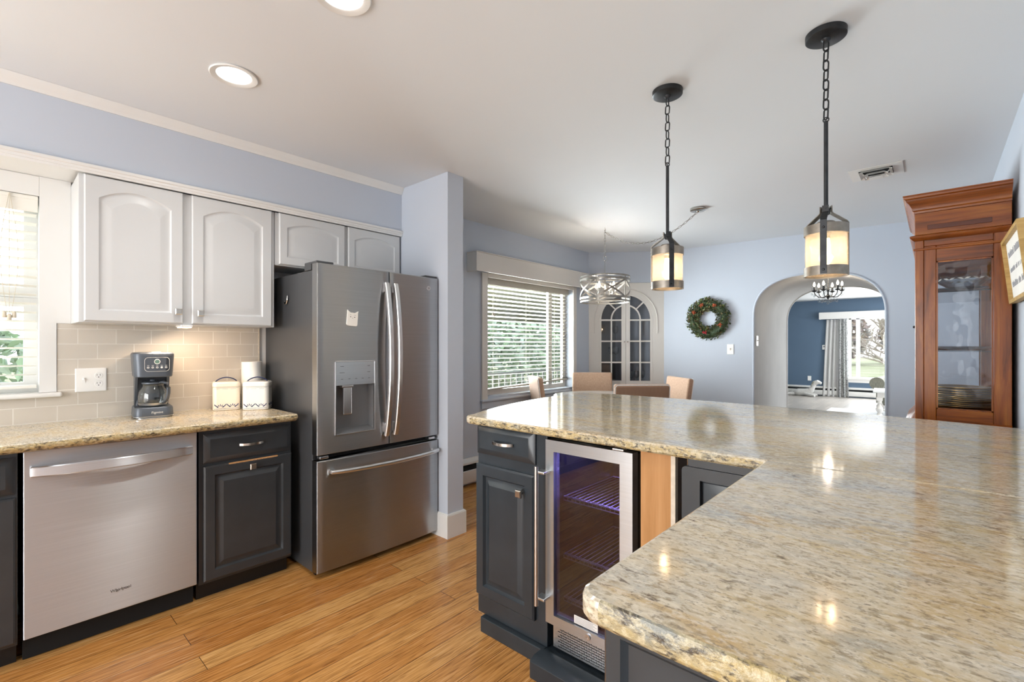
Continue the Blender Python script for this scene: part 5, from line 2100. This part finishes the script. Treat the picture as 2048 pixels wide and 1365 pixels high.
# wreath on the back wall
WP = bw(0.645, 0.0, 1.612)
c = thing('wreath', 'round green wreath with dried orange blooms on the back wall', 'wreath', tuple(WP), BWR)
leaf_mats = [plain('leaf_olive', '66703A', 0.7, vary=0.3, scale=30), plain('leaf_deep', '3A4A30', 0.7, vary=0.3, scale=30), plain('leaf_brown', '6E5C3C', 0.8, vary=0.3, scale=30), plain('leaf_sage', '7A8A62', 0.7, vary=0.3, scale=30)]
rw = random.Random(4)
t = bmesh.new()
for i in range(2900):
    a = rw.uniform(0, 2 * PI)
    q = rw.uniform(0, 2 * PI)
    rr_ = 0.168 + 0.078 * math.cos(q) * rw.uniform(0.5, 1.0)
    y = -0.035 - 0.040 * math.sin(q) * rw.uniform(0.4, 1)
    p = Vector((rr_ * math.cos(a), min(y, -0.010), rr_ * math.sin(a)))
    out = Vector((math.cos(a), 0, math.sin(a)))
    tan = Vector((-math.sin(a), 0, math.cos(a)))
    right = math.cos(a) > 0.2
    d = (tan * rw.uniform(-1.2, -0.3) + out * rw.uniform(-0.7, 0.9) + Vector((0, -1, 0)) * rw.uniform(0.0, 0.8)).normalized()
    needle = rw.random() < (0.8 if right else 0.45)
    L = rw.uniform(0.028, 0.055) if needle else rw.uniform(0.022, 0.042)
    wd = rw.uniform(0.0012, 0.0022) if needle else rw.uniform(0.007, 0.012)
    sd = d.cross(Vector((rw.uniform(-1, 1), -1, rw.uniform(-1, 1)))).normalized()
    nn = sd.cross(d) * wd * 0.5
    vs = [t.verts.new(p), t.verts.new(p + d * L * 0.45 + sd * wd + nn), t.verts.new(p + d * L), t.verts.new(p + d * L * 0.45 - sd * wd + nn), t.verts.new(p + d * L * 0.5 - nn)]
    for v in vs:
        if v.co.y > -0.003:
            v.co.y = -0.003
    mi = rw.choice([0, 1, 1, 2, 3]) if not right else rw.choice([1, 1, 0, 1, 2])
    for tri in ((0, 1, 4), (1, 2, 4), (2, 3, 4), (3, 0, 4)):
        f = t.faces.new([vs[k] for k in tri])
        f.material_index = mi
m = MB()
m.merge(t)
m.build('foliage', leaf_mats, c, ang=180)
m = MB()
m.tube([(0.175 * math.cos(2 * PI * i / 40), -0.036, 0.175 * math.sin(2 * PI * i / 40)) for i in range(40)], 0.034, 10, True, ref=(0, 1, 0))
m.build('ring', leaf_mats[1], c)
for a, mat in ((62, 'petal'), (110, 'petal'), (155, 'petal'), (262, 'berry'), (332, 'petal')):
    px, pz = 0.165 * math.cos(R(a)), 0.165 * math.sin(R(a))
    m = MB()
    for i in range(16):
        an = rw.uniform(0, 2 * PI)
        rr_ = rw.uniform(0, 0.024)
        m.lathe([(0, -0.006), (0.006, -0.003), (0.007, 0.002), (0.003, 0.008), (0, 0.009)], 7, TR(px + rr_ * math.cos(an), -0.082 - rw.uniform(0, 0.016), pz + rr_ * math.sin(an)) @ Matrix.Rotation(rw.uniform(0, 3), 4, 'X'))
    m.build('bloom', mat, c)


# switch plates
def switch_plate(label, loc, rz, toggle=True):
    c = thing('light_switch', label, 'switch', loc, rz)
    m = MB()
    lofted(m, [(0, rrect(0.072, 0.117, 0.004)), (0.004, rrect(0.072, 0.117, 0.004)), (0.006, rrect(0.066, 0.111, 0.004))], M=Matrix.Rotation(R(90), 4, 'X'))
    m.build('plate', 'plastic_w', c)
    m = MB()
    m.box(-0.005, 0.005, -0.0085, -0.0058, -0.012, 0.012)
    m.box(-0.004, 0.004, -0.018, -0.0058, 0.000, 0.010, 0.002)
    m.build('toggle', 'cord', c)
    return c


switch_plate('white toggle switch plate on the back wall right of the wreath', tuple(bw(0.879, 0.0008, 1.255)), BWR)
switch_plate('white switch plate inside the archway\'s left jamb', (XA + 0.0008, 5.83, 1.35), R(90))

# ------------------------------------------------------------------ china cabinet on the right wall
y0, y1 = 3.41, 4.33
x0, x1 = -0.080, 0.288
c = thing('china_cabinet', 'tall cherry wood china cabinet with glass sides against the right wall', 'china cabinet', (0.1, 3.87, 0))


def B(m, a, b, cc, dd, e, f, bev=0.002):
    m.box(a, b, cc, dd, e, f, bev, 1)


for ys, ye in ((y0, y0 + 0.03), (y1 - 0.03, y1)):
    for a, b, nm in ((x0, x0 + 0.036, 'corner_post'), (x0 + 0.037, x0 + 0.086, 'side_stile'), (x1 - 0.064, x1, 'side_stile')):
        m = MB()
        B(m, a, b, ys, ye, 0.885, 1.835 if a == x0 + 0.037 else 1.90)
        m.build(nm, 'cherry', c, world=True)
for ys, ye in ((y0 + 0.002, y0 + 0.028), (y1 - 0.028, y1 - 0.002)):
    for a, zz0, zz1 in ((x0 + 0.087, 0.885, 0.955), (x0 + 0.087, 1.750, 1.835), (x0 + 0.037, 1.836, 1.90)):
        m = MB()
        B(m, a, x1 - 0.0645, ys, ye, zz0, zz1)
        m.build('side_rail', 'cherry_h', c, world=True)
for ys in (y0 + 0.014, y1 - 0.016):
    MB().box(x0 + 0.087, x1 - 0.065, ys, ys + 0.002, 0.956, 1.749).build('side_glass', 'old_glass', c, world=True)
for ys, ye in ((y0 + 0.004, y0 + 0.012), (y1 - 0.012, y1 - 0.004)):
    m = MB()
    for a, b, e, f in ((x0 + 0.087, x0 + 0.094, 0.955, 1.75), (x1 - 0.072, x1 - 0.065, 0.955, 1.75), (x0 + 0.087, x1 - 0.065, 0.955, 0.962), (x0 + 0.087, x1 - 0.065, 1.743, 1.75)):
        m.box(a, b, ys, ye, e, f)
    m.build('glass_bead', 'cherry', c, world=True)
m = MB()
B(m, x1 - 0.012, x1, y0 + 0.031, y1 - 0.031, 0.885, 1.90)
m.build('back_panel', 'cherry', c, world=True)
m = MB()
B(m, x0 + 0.037, x1 - 0.013, y0 + 0.031, y1 - 0.031, 0.905, 0.953)
m.build('bottom_board', 'cherry_y', c, world=True)
m = MB()
B(m, x0, x1, y0, y1, 1.901, 2.02)
m.build('frieze', 'cherry_h', c, world=True)
m = MB()
B(m, x0 + 0.052, x1 - 0.070, y0 - 0.004, y0, 1.925, 1.950, 0.001)
m.build('frieze_inlay', wood('dark_inlay', ['4A1F0C', '5E2A12', '6B3216'], 0), c, world=True)


def moulding(name, prof, mat='cherry_h'):
    """mitred moulding round the near side, the front and the far side"""
    m = MB()
    m.loops([[(x1, y0 - o, z), (x1, y1 + o, z), (x0 - o, y1 + o, z), (x0 - o, y0 - o, z)] for o, z in prof])
    return m.build(name, mat, c, world=True)


moulding('crown', [(0.000, 2.0205), (0.004, 2.0205), (0.006, 2.030), (0.012, 2.036), (0.014, 2.050), (0.024, 2.070), (0.036, 2.084), (0.038, 2.092), (0.046, 2.098), (0.047, 2.108), (0.050, 2.110), (0.050, 2.116)])
moulding('waist_moulding', [(0.0005, 1.868), (0.004, 1.868), (0.010, 1.874), (0.020, 1.884), (0.022, 1.892), (0.018, 1.896), (0.006, 1.900), (0.0005, 1.900)])
moulding('bead_moulding', [(0.0005, 1.815), (0.004, 1.815), (0.007, 1.819), (0.007, 1.823), (0.004, 1.827), (0.0005, 1.827)])
moulding('base_moulding', [(0.0005, 0.8845), (0.0005, 0.896), (0.010, 0.892), (0.030, 0.872), (0.045, 0.850), (0.052, 0.846), (0.052, 0.825), (0.040, 0.820), (0.03, 0.81)])
m = MB()
B(m, x0 - 0.03, x1, y0 - 0.03, y1 + 0.03, 0.09, 0.809, 0.004)
m.build('base_cabinet', 'cherry', c, world=True)
m = MB()
B(m, x0 - 0.05, x1, y0 - 0.05, y1 + 0.05, 0.0, 0.0895, 0.006)
m.build('base_plinth', 'cherry_h', c, world=True)
# front doors (facing the kitchen's left)
ym = (y0 + y1) / 2
for a, b in ((y0 + 0.032, ym - 0.001), (ym + 0.001, y1 - 0.032)):
    m = MB()
    Mf = TR(x0 + 0.002, 0, 0) @ rotz(R(90))
    m.plate([(a, 0.90), (b, 0.90), (b, 1.86), (a, 1.86)], [[(a + 0.05, 0.96), (b - 0.05, 0.96), (b - 0.05, 1.80), (a + 0.05, 1.80)]], -0.020, 0.0, TR(x0 + 0.021, 0, 0) @ Matrix(((0, 1, 0, 0), (1, 0, 0, 0), (0, 0, 1, 0), (0, 0, 0, 1))))
    d = m.build('door', 'cherry_y', c, world=True)
    m = MB()
    m.box(x0 + 0.010, x0 + 0.012, a + 0.048, b - 0.048, 0.958, 1.802)
    m.build('door_glass', 'old_glass', d, world=False) if False else m.build('door_glass', 'old_glass', c, world=True)
m = MB()
m.lathe([(0, 0.016), (0.006, 0.014), (0.008, 0.008), (0.004, 0.004), (0.004, 0)], 10, TR(x0 + 0.001, ym - 0.25, 1.405) @ Matrix.Rotation(R(-90), 4, 'Y'))
m.box(x0 - 0.003, x0 + 0.001, ym - 0.26, ym - 0.24, 1.375, 1.42, 0.001)
m.build('door_knob', 'iron', c, world=True)
for z in (1.586, 1.266):
    MB().box(x0 + 0.040, x1 - 0.014, y0 + 0.034, y1 - 0.034, z - 0.003, z + 0.003).build('glass_shelf', 'clear', c, world=True)

# what the china cabinet holds
cx = 0.108


def platter(name, label, cat, p, r, h, mat, group=None, base=0.55, rim='gold'):
    c = thing(name, label, cat, p, 0, group)
    MB().lathe([(0, 0.0), (r * base, 0.0), (r * 0.96, h * 0.75), (r, h), (r * 0.985, h + 0.001), (r * 0.94, h * 0.85), (r * (base - 0.02), 0.0035), (0, 0.0035)], 48).build('dish', mat, c)
    if rim:
        MB().lathe([(r * 0.985, h - 0.002), (r * 1.004, h - 0.001), (r * 1.004, h + 0.0015), (r * 0.985, h + 0.0015)], 48, closed=True).build('rim', rim, c)
    return c


n = 10
ordn = ['lowest', 'second lowest', 'third from the bottom', 'fourth from the bottom', 'fifth from the bottom', 'fifth from the top', 'fourth from the top', 'third from the top', 'second from the top', 'topmost']
for i in range(n):
    platter('dinner_plate', 'bronze dinner plate with gilt rim in the china cabinet stack, %s' % ordn[i], 'plate', (cx + 0.010 * math.sin(i * 2.3), y0 + 0.25 + 0.012 * math.cos(i * 1.7) + (0.03 if i > 7 else 0), 0.954 + i * 0.0108), 0.136, 0.009 if i < 9 else 0.014, 'plate', 'bronze plates stacked in the china cabinet')
for i in range(2):
    platter('glass_plate', ['clear glass plate on the china cabinet\'s top shelf, under the crystal bowl', 'clear glass plate directly under the crystal bowl'][i], 'plate', (cx - 0.01, y0 + 0.20, 1.5895 + i * 0.012), 0.125, 0.011, 'crystal', 'glass plates in the china cabinet', 0.55, None)
c = thing('crystal_bowl', 'cut crystal bowl on the china cabinet\'s top glass shelf', 'bowl', (cx + 0.01, y0 + 0.20, 1.6145))
m = MB()
t = bmesh.new()
prof = [(0.05, 0.0), (0.06, 0.002), (0.10, 0.030), (0.125, 0.062), (0.122, 0.0625), (0.096, 0.032), (0.055, 0.006)]
rings = []
for r_, z_ in prof:
    rings.append([t.verts.new(((r_ * (1 + 0.03 * math.cos(16 * 2 * PI * i / 96) * (z_ / 0.06))) * math.cos(2 * PI * i / 96), (r_ * (1 + 0.03 * math.cos(16 * 2 * PI * i / 96) * (z_ / 0.06))) * math.sin(2 * PI * i / 96), z_ + 0.006 * (z_ / 0.06) * math.cos(8 * 2 * PI * i / 96))) for i in range(96)])
for A_, B_ in zip(rings, rings[1:]):
    for i in range(96):
        t.faces.new((A_[i], A_[(i + 1) % 96], B_[(i + 1) % 96], B_[i]))
t.faces.new(rings[0][::-1])
t.faces.new(rings[-1])
bmesh.ops.recalc_face_normals(t, faces=t.faces)
m.merge(t)
m.build('bowl', 'crystal', c)
m = MB()
for k in range(12):
    a = 2 * PI * k / 12
    for s_ in (-1, 1):
        p0 = Vector((0.112 * math.cos(a), 0.112 * math.sin(a), 0.042))
        d_ = Vector((-math.sin(a) * s_, math.cos(a) * s_, 0.35)).normalized()
        sd = Vector((0, 0, 1))
        o_ = Vector((math.cos(a), math.sin(a), -0.4)) * 0.004
        q = [p0 + o_, p0 + d_ * 0.012 + sd * 0.006 + o_, p0 + d_ * 0.028 + o_, p0 + d_ * 0.014 - sd * 0.004 + o_]
        m.loops([q, [v + o_ * 0.4 for v in q]])
m.build('cut_leaves', 'ceramic', c)
platter('glass_tray', 'clear glass tray with pattern on the china cabinet\'s middle shelf', 'tray', (cx, y0 + 0.22, 1.2695), 0.140, 0.022, 'crystal', None, 0.7, None)

# framed script picture leaning off the right wall
c = thing('picture_frame', 'light oak framed script picture on the right wall at the photo\'s edge', 'picture', (0.300, 3.345, 1.50))
c.rotation_euler = (0, 0, R(-90))
W_, H_ = 0.60, 0.305
Mt = TR(0, -0.022, 0) @ Matrix.Rotation(R(5.5), 4, 'X')
o4 = [(0, 0), (W_, 0), (W_, H_), (0, H_)]
i4 = [(0.016, 0.016), (W_ - 0.016, 0.016), (W_ - 0.016, H_ - 0.016), (0.016, H_ - 0.016)]
m = MB()
for k in range(4):
    j = (k + 1) % 4
    lo = [(o4[k][0], -0.006, o4[k][1]), (o4[j][0], -0.006, o4[j][1]), (i4[j][0], -0.006, i4[j][1]), (i4[k][0], -0.006, i4[k][1])]
    m.loops([[(x, 0.022, z) for x, y, z in lo], lo], M=Mt)
m.build('frame', 'oak', c)
m = MB()
m.box(0.0165, W_ - 0.0165, 0.010, 0.016, 0.0165, H_ - 0.0165, M=Mt)
pr = m.build('print', 'paper', c)
m = MB()
rs = random.Random(11)
for row, (zz, hh) in enumerate(((0.215, 0.045), (0.145, 0.03), (0.075, 0.04))):
    x = 0.06
    pts = []
    while x < 0.54:
        for i in range(9):
            a = 2 * PI * i / 9
            pts.append((x + 0.006 * math.sin(a) + i * 0.0016, 0.0095, zz + hh * 0.5 * (0.5 - 0.5 * math.cos(a)) * rs.uniform(0.7, 1.5)))
        x += 0.0165
        if rs.random() < 0.16:
            m.tube(pts, 0.0007, 4, ref=(0, 1, 0), M=Mt)
            pts = []
            x += 0.02
    if len(pts) > 3:
        m.tube(pts, 0.0011, 4, ref=(0, 1, 0), M=Mt)
m.build('script', 'ink_grey', pr)

# ------------------------------------------------------------------ living room through the arch
c = thing('valance_box', 'white valance box above the living room curtain', 'valance', (-2.213, NY - 0.001, 1.969))
MB().box(0, 3.9, -0.16, -0.14, 0.0, 0.175, 0.003).build('board', 'white', c)
m = MB()
m.box(0, 0.02, -0.139, 0, 0.0, 0.175)
m.box(3.88, 3.9, -0.139, 0, 0.0, 0.175)
m.box(0.021, 3.879, -0.139, 0, 0.155, 0.175)
m.build('return', 'white', c)


def curtain_sheet(m, xa, xb, xa2, xb2, z0, z1, yb, amp, folds, n=60, mi=0):
    t = bmesh.new()
    rows = []
    for j in range(9):
        k = j / 8
        row = []
        for i in range(n + 1):
            q = i / n
            x = (xa + (xb - xa) * q) * (1 - k) + (xa2 + (xb2 - xa2) * q) * k
            row.append(t.verts.new((x, yb - amp * (0.6 + 0.4 * k) * (0.5 + 0.5 * math.sin(2 * PI * folds * q + 0.4 * math.sin(3 * k))), z1 + (z0 - z1) * k)))
        rows.append(row)
    for A_, B_ in zip(rows, rows[1:]):
        for i in range(n):
            t.faces.new((A_[i], A_[i + 1], B_[i + 1], B_[i]))
    r = bmesh.ops.solidify(t, geom=list(t.faces), thickness=0.004)
    bmesh.ops.recalc_face_normals(t, faces=t.faces)
    m.merge(t, None, mi)


def damask():
    t = NT('grey_damask_cloth')
    v = t.node('ShaderNodeTexVoronoi', feature='F1')
    v.inputs['Scale'].default_value = 26
    t.link(t.coord('Object', (1, 1, 0.8)), v.inputs['Vector'])
    f = t.noise(t.coord(), 38, 3, 0.6, 1.2)
    c1 = t.ramp(f, [(0.47, 'E6E6E4'), (0.55, '6C6F72')])
    return t.done(t.bsdf(t.mix(t.ramp(v.outputs[0], [(0.25, 0.0), (0.6, 0.6)]), c1, 'E9E9E7'), 0.9))


c = thing('curtain', 'white curtain with a grey patterned border hanging in the living room', 'curtain', (-1.85, NY - 0.06, 0))
m = MB()
curtain_sheet(m, -2.07, -1.78, -2.15, -1.80, 0.0, 1.96, NY - 0.03, 0.055, 3.5)
m.build('plain_panel', 'curtain', c, world=True)
m = MB()
curtain_sheet(m, -1.79, -1.62, -1.795, -1.585, 0.0, 1.965, NY - 0.055, 0.09, 2.2)
m.build('patterned_panel', damask(), c, world=True)
heater('baseboard_heater', 'long white baseboard heater along the navy living room wall', 0, 5.6, None, (-3.9, NY - 0.001, 0), 0)
c = thing('outlet', 'white outlet plate low on the navy wall', 'outlet', (-2.447, NY - 0.001, 0.44))
m = MB()
m.box(-0.04, 0.04, -0.008, 0, -0.06, 0.06, 0.004)
m.build('plate', 'plastic_w', c)
c = thing('thermostat', 'small white thermostat on the navy wall beside the curtain', 'thermostat', (-2.115, NY - 0.001, 1.255))
m = MB()
m.box(-0.045, 0.045, -0.03, 0, -0.06, 0.06, 0.008, 3)
m.build('case', 'plastic_w', c)
MB().box(-0.025, 0.025, -0.0315, -0.0305, 0.0, 0.035).build('screen', 'ink_grey', c)
# plush on the floor by the heater: a lying long-necked animal
sk = [((0, 0, 0.06), 0.07), ((0.14, -0.01, 0.08), 0.10), ((0.30, 0.0, 0.09), 0.10), ((0.42, 0.0, 0.14), 0.075), ((0.47, 0.0, 0.24), 0.055), ((0.50, 0.0, 0.33), 0.058), ((0.58, 0.0, 0.37), 0.055), ((0.66, 0.0, 0.345), 0.028)]
m = MB()
P = []
Sx = []
for i in range(len(sk) - 1):
    for q in range(4):
        k = q / 4
        P.append(tuple(Vector(sk[i][0]).lerp(Vector(sk[i + 1][0]), k)))
        Sx.append(sk[i][1] + (sk[i + 1][1] - sk[i][1]) * k)
P.append(sk[-1][0])
Sx.append(sk[-1][1])
m.tube(P, 1.0, 12, scales=Sx, ref=(0, 1, 0))
for a, b in (((0.30, -0.06, 0.06), (0.56, -0.16, 0.03)), ((0.30, 0.06, 0.06), (0.54, 0.10, 0.03)), ((0.06, -0.05, 0.05), (-0.16, -0.14, 0.03)), ((0.05, 0.05, 0.05), (-0.18, 0.06, 0.03))):
    m.tube([a, tuple(Vector(a).lerp(Vector(b), 0.5)), b], 0.045, 10, scales=[1, 0.9, 0.6])
c = thing('plush_toy', 'grey and white plush animal lying by the living room heater', 'plush toy', (-2.78, 14.17, 0.0), R(-8))
m.build('body', 'plush', c)
m = MB()
m.tube([(0.52, -0.04, 0.40), (0.50, -0.075, 0.37), (0.47, -0.085, 0.31)], 0.02, 8, scales=[0.5, 1, 0.6])
m.tube([(0.52, 0.04, 0.40), (0.50, 0.075, 0.37), (0.47, 0.085, 0.31)], 0.02, 8, scales=[0.5, 1, 0.6])
m.build('ear', 'chairg', c)
# rug
m = MB()
m.box(-1.60, 0.8, 9.4, 11.72, 0.0005, 0.012, 0.004)
tag(m.build('rug', 'rug'), 'pale flat rug on the living room floor', 'rug')
# armchair: rolled arm and curved back, seen past the arch's right jamb
c = thing('armchair', 'grey green rolled-arm armchair before the living room window', 'armchair', (-0.36, 12.20, 0), R(-8))
m = MB()
m.box(-0.36, 0.36, -0.38, 0.40, 0.12, 0.30, 0.03, 3)
m.build('base', 'chairg', c)
m = MB()
m.box(-0.30, 0.30, -0.40, 0.26, 0.302, 0.45, 0.05, 4)
m.build('seat_cushion', 'chairg', c)
for sx in (-1, 1):
    m = MB()
    m.box(sx * 0.41 - 0.06, sx * 0.41 + 0.06, -0.36, 0.38, 0.14, 0.50, 0.02, 2)
    m.cyl((sx * 0.44, -0.42, 0.54), (sx * 0.44, 0.38, 0.54), 0.125, 24)
    m.build('arm', 'chairg', c)
m = MB()
t = [(-0.40, 0.30), (0.40, 0.30), (0.40, 0.42), (-0.40, 0.42)]
m.box(-0.40, 0.40, 0.28, 0.42, 0.25, 0.90, 0.06, 4, M=TR(0, 0.02, 0) @ Matrix.Rotation(R(-6), 4, 'X'))
m.build('backrest', 'chairg', c)
for sx in (-1, 1):
    for yy in (-0.33, 0.33):
        m = MB()
        m.cyl((sx * 0.36, yy, 0.0), (sx * 0.36, yy, 0.14), 0.018, 12, 0.028)
        m.build('leg', 'leg_wood', c)
# white coffee table with turned legs
c = thing('coffee_table', 'white coffee table with turned baluster legs on the living room rug', 'table', (-0.29, 11.10, 0.0125), R(3))
m = MB()
m.box(-0.56, 0.56, -0.36, 0.36, 0.435, 0.47, 0.008, 3)
m.build('tabletop', 'white', c)
m = MB()
m.box(-0.50, 0.50, -0.30, 0.30, 0.345, 0.4345, 0.004)
m.build('apron', 'cream', c)
for sx in (-1, 1):
    for sy in (-1, 1):
        m = MB()
        m.box(sx * 0.465 - 0.045, sx * 0.465 + 0.045, sy * 0.265 - 0.045, sy * 0.265 + 0.045, 0.29, 0.3445, 0.004)
        m.lathe([(0, 0), (0.035, 0), (0.045, 0.02), (0.04, 0.045), (0.028, 0.055), (0.035, 0.075), (0.058, 0.11), (0.062, 0.135), (0.045, 0.17), (0.024, 0.205), (0.022, 0.225), (0.034, 0.24), (0.040, 0.25), (0.030, 0.262), (0.038, 0.28), (0.038, 0.2895), (0, 0.2895)], 20, TR(sx * 0.465, sy * 0.265, 0))
        m.build('leg', 'cream', c)

# ------------------------------------------------------------------ outdoors
GZ = -0.45


def lawn():
    t = NT('winter_lawn')
    f = t.noise(t.world(), 0.35, 5, 0.6)
    f2 = t.noise(t.world(), 9, 4, 0.7)
    c = t.ramp(f, [(0.35, '8F9170'), (0.5, 'A8A587'), (0.65, 'B9B09A')])
    return t.done(t.bsdf(t.mix(t.ramp(f2, [(0.4, 0.0), (0.7, 0.5)]), c, '7C8450'), 0.95))


m = MB()
m.box(-60, 60, 14.7, 90, GZ - 0.2, GZ)
m.box(-60, -3.6, -40, 14.7, GZ - 0.2, GZ)
struct(m.build('ground_lawn', lawn()))
bark = plain('grey_bark', 'A99C95', 0.9, vary=0.25, scale=12)


def tree_mesh(seed, h, spread, depth=5, trunk=0.16):
    rt = random.Random(seed)
    m = MB()

    def grow(p, d, L, r, k):
        pts = [p]
        q = Vector(p)
        dd = Vector(d)
        for i in range(4):
            dd = (dd + Vector((rt.uniform(-.22, .22), rt.uniform(-.22, .22), rt.uniform(-.05, .12)))).normalized()
            q = q + dd * L / 4
            pts.append(q.copy())
        m.tube(pts, r, 6 if k > 2 else 4, scales=[1, .9, .8, .7, .58])
        if k == 0:
            return
        for i in range(3 if k > 1 else 3):
            s = rt.choice([2, 3, 4]) if i else 4
            ax = Vector((rt.uniform(-1, 1), rt.uniform(-1, 1), rt.uniform(-0.25, 0.5))).normalized()
            nd = (dd + ax * spread).normalized()
            grow(pts[s], nd, L * rt.uniform(0.62, 0.82), r * 0.58, k - 1)
    grow(Vector((0, 0, 0)), Vector((0, 0, 1)), h * 0.3, trunk, depth)
    return m


def tree_at(label, p, seed, h, spread=0.9, depth=5, trunk=0.16):
    c = thing('bare_tree', label, 'tree', (p[0], p[1], GZ))
    tree_mesh(seed, h, spread, depth, trunk).build('trunk_and_branches', bark, c)
    return c


tree_at('low bare spreading tree on the lawn outside the living room window', (-0.95, 25.5), 3, 3.4, 1.15, 5, 0.16)
tree_at('bare tree left behind the curtain outside the living room window', (-3.6, 27.0), 8, 5.2, 1.0, 5, 0.15)
tree_at('bare tree far off on the right of the living room window', (1.9, 36), 12, 6.5, 0.9, 5, 0.2)
tree_at('thin bare tree at the far hedge line', (-2.4, 44), 21, 7.0, 0.9, 5, 0.2)


def leafy(name, label, p, r, h, n, mats, seed, leaf=0.09, cone=False, z0=0.0):
    rt = random.Random(seed)
    c = thing(name, label, 'tree' if 'tree' in name else 'shrub', (p[0], p[1], GZ))
    t = bmesh.new()
    for i in range(n):
        k = rt.random() ** 0.8
        a = rt.uniform(0, 2 * PI)
        if cone:
            rr_ = r * (1 - k) * rt.uniform(0.5, 1.0) + 0.05
        else:
            rr_ = r * math.sqrt(max(0, 1 - (2 * k - 1) ** 2)) * rt.uniform(0.65, 1.0)
        q = Vector((rr_ * math.cos(a), rr_ * math.sin(a), z0 + h * k))
        d = Vector((rt.uniform(-1, 1), rt.uniform(-1, 1), rt.uniform(-1, 0.6))).normalized()
        s = d.orthogonal().normalized() * leaf * rt.uniform(0.4, 0.8)
        d = d * leaf * rt.uniform(0.8, 1.6)
        up = s.cross(d).normalized() * leaf * 0.15
        v = [t.verts.new(q - d), t.verts.new(q + s + up), t.verts.new(q + d), t.verts.new(q - s + up)]
        f = t.faces.new(v)
        f.material_index = rt.randrange(len(mats))
    m = MB()
    m.merge(t)
    m.build('foliage', mats, c, ang=180)
    m = MB()
    m.cyl((0, 0, 0), (0, 0, z0 + h * 0.6), 0.05 + r * 0.03, 8, 0.03)
    m.build('trunk', bark, c)
    return c


ev = [plain('conifer_dark', '4C5A4A', 0.9, vary=0.3, scale=3), plain('conifer_grey', '6D7568', 0.9, vary=0.3, scale=3)]
gr = [plain('hedge_green', '9DB08F', 0.8, vary=0.3, scale=4), plain('hedge_pale', 'BFCBB4', 0.8, vary=0.3, scale=4), plain('hedge_grey', 'B4BFB2', 0.8, vary=0.3, scale=4)]
br = [plain('thicket_mauve', '8C7B78', 0.9, vary=0.25, scale=2), plain('thicket_brown', 'A08C7C', 0.9, vary=0.25, scale=2), plain('thicket_grey', '9A938E', 0.9, vary=0.25, scale=2)]
leafy('evergreen_tree', 'tall dark evergreen tree right in the living room window', (0.9, 39), 2.3, 9.0, 3500, ev, 2, 0.22, True, 0.5)
for i, (x, y, r_, h_) in enumerate(((-8.5, 52, 4.4, 5.5), (0.0, 58, 4.4, 5.0), (9.0, 60, 4.4, 5.8), (-17.5, 52, 4.4, 6))):
    leafy('thicket_tree', ['mauve leafless thicket far behind the lawn, left', 'mauve leafless thicket far behind the lawn, centre', 'mauve leafless thicket far behind the lawn, right', 'mauve leafless thicket far behind the lawn, outermost left'][i], (x, y), r_, h_, 2600, br, 30 + i, 0.28)
for i, (x, y, r_, h_) in enumerate(((-10.2, 7.6, 1.9, 3.2), (-10.0, 11.6, 1.9, 3.0), (-11.4, 15.6, 1.9, 3.3))):
    leafy('garden_shrub_tree', ['green garden tree behind the dining blind, left', 'green garden tree behind the dining blind, middle', 'green garden tree behind the dining blind, right'][i], (x, y), r_, h_, 2600, gr, 60 + i, 0.12)
leafy('garden_shrub', 'green shrub low outside the kitchen sink window', (-6.6, -0.15), 1.1, 1.9, 2600, gr, 71, 0.06)
leafy('garden_shrub', 'second green shrub outside the kitchen sink window, set farther left', (-6.8, -2.5), 1.1, 1.7, 2200, gr, 72, 0.06)

# porch outside the dining window
struct(MB().box(-6.2, -3.42, 2.4, 14.0, 2.02, 2.10).build('ceiling_porch', plain('porch_soffit', 'B9B596', 0.7)))
struct(MB().box(-6.25, -6.15, 2.4, 14.0, 1.76, 2.0195).build('trim_7', plain('porch_beam_paint', 'D5D2BC', 0.7)))
struct(MB().box(-6.2, -3.42, 2.4, 14.0, -0.44, -0.15).build('floor_porch', plain('porch_boards', '9B9A93', 0.7)))
c = thing('porch_railing', 'white porch railing beyond the dining window', 'railing', (-6.05, 2.5, -0.15))
m = MB()
m.box(-0.03, 0.03, 0, 11, 0.90, 0.95, 0.005)
m.box(-0.02, 0.02, 0, 11, 0.10, 0.14, 0.005)
m.build('rails', 'white', c)
for k in range(66):
    m = MB()
    m.box(-0.015, 0.015, -0.015, 0.015, 0.1405, 0.8995)
    o_ = m.build('baluster', 'white', c)
    o_.location = (0, 0.1 + k * 0.165, 0)
c = thing('porch_post', 'square porch post beyond the dining window', 'post', (-5.85, 8.9, -0.149))
m = MB()
m.box(-0.07, 0.07, -0.07, 0.07, 0.0, 2.168)
m.build('shaft', plain('porch_post_paint', 'A9A38C', 0.6), c)
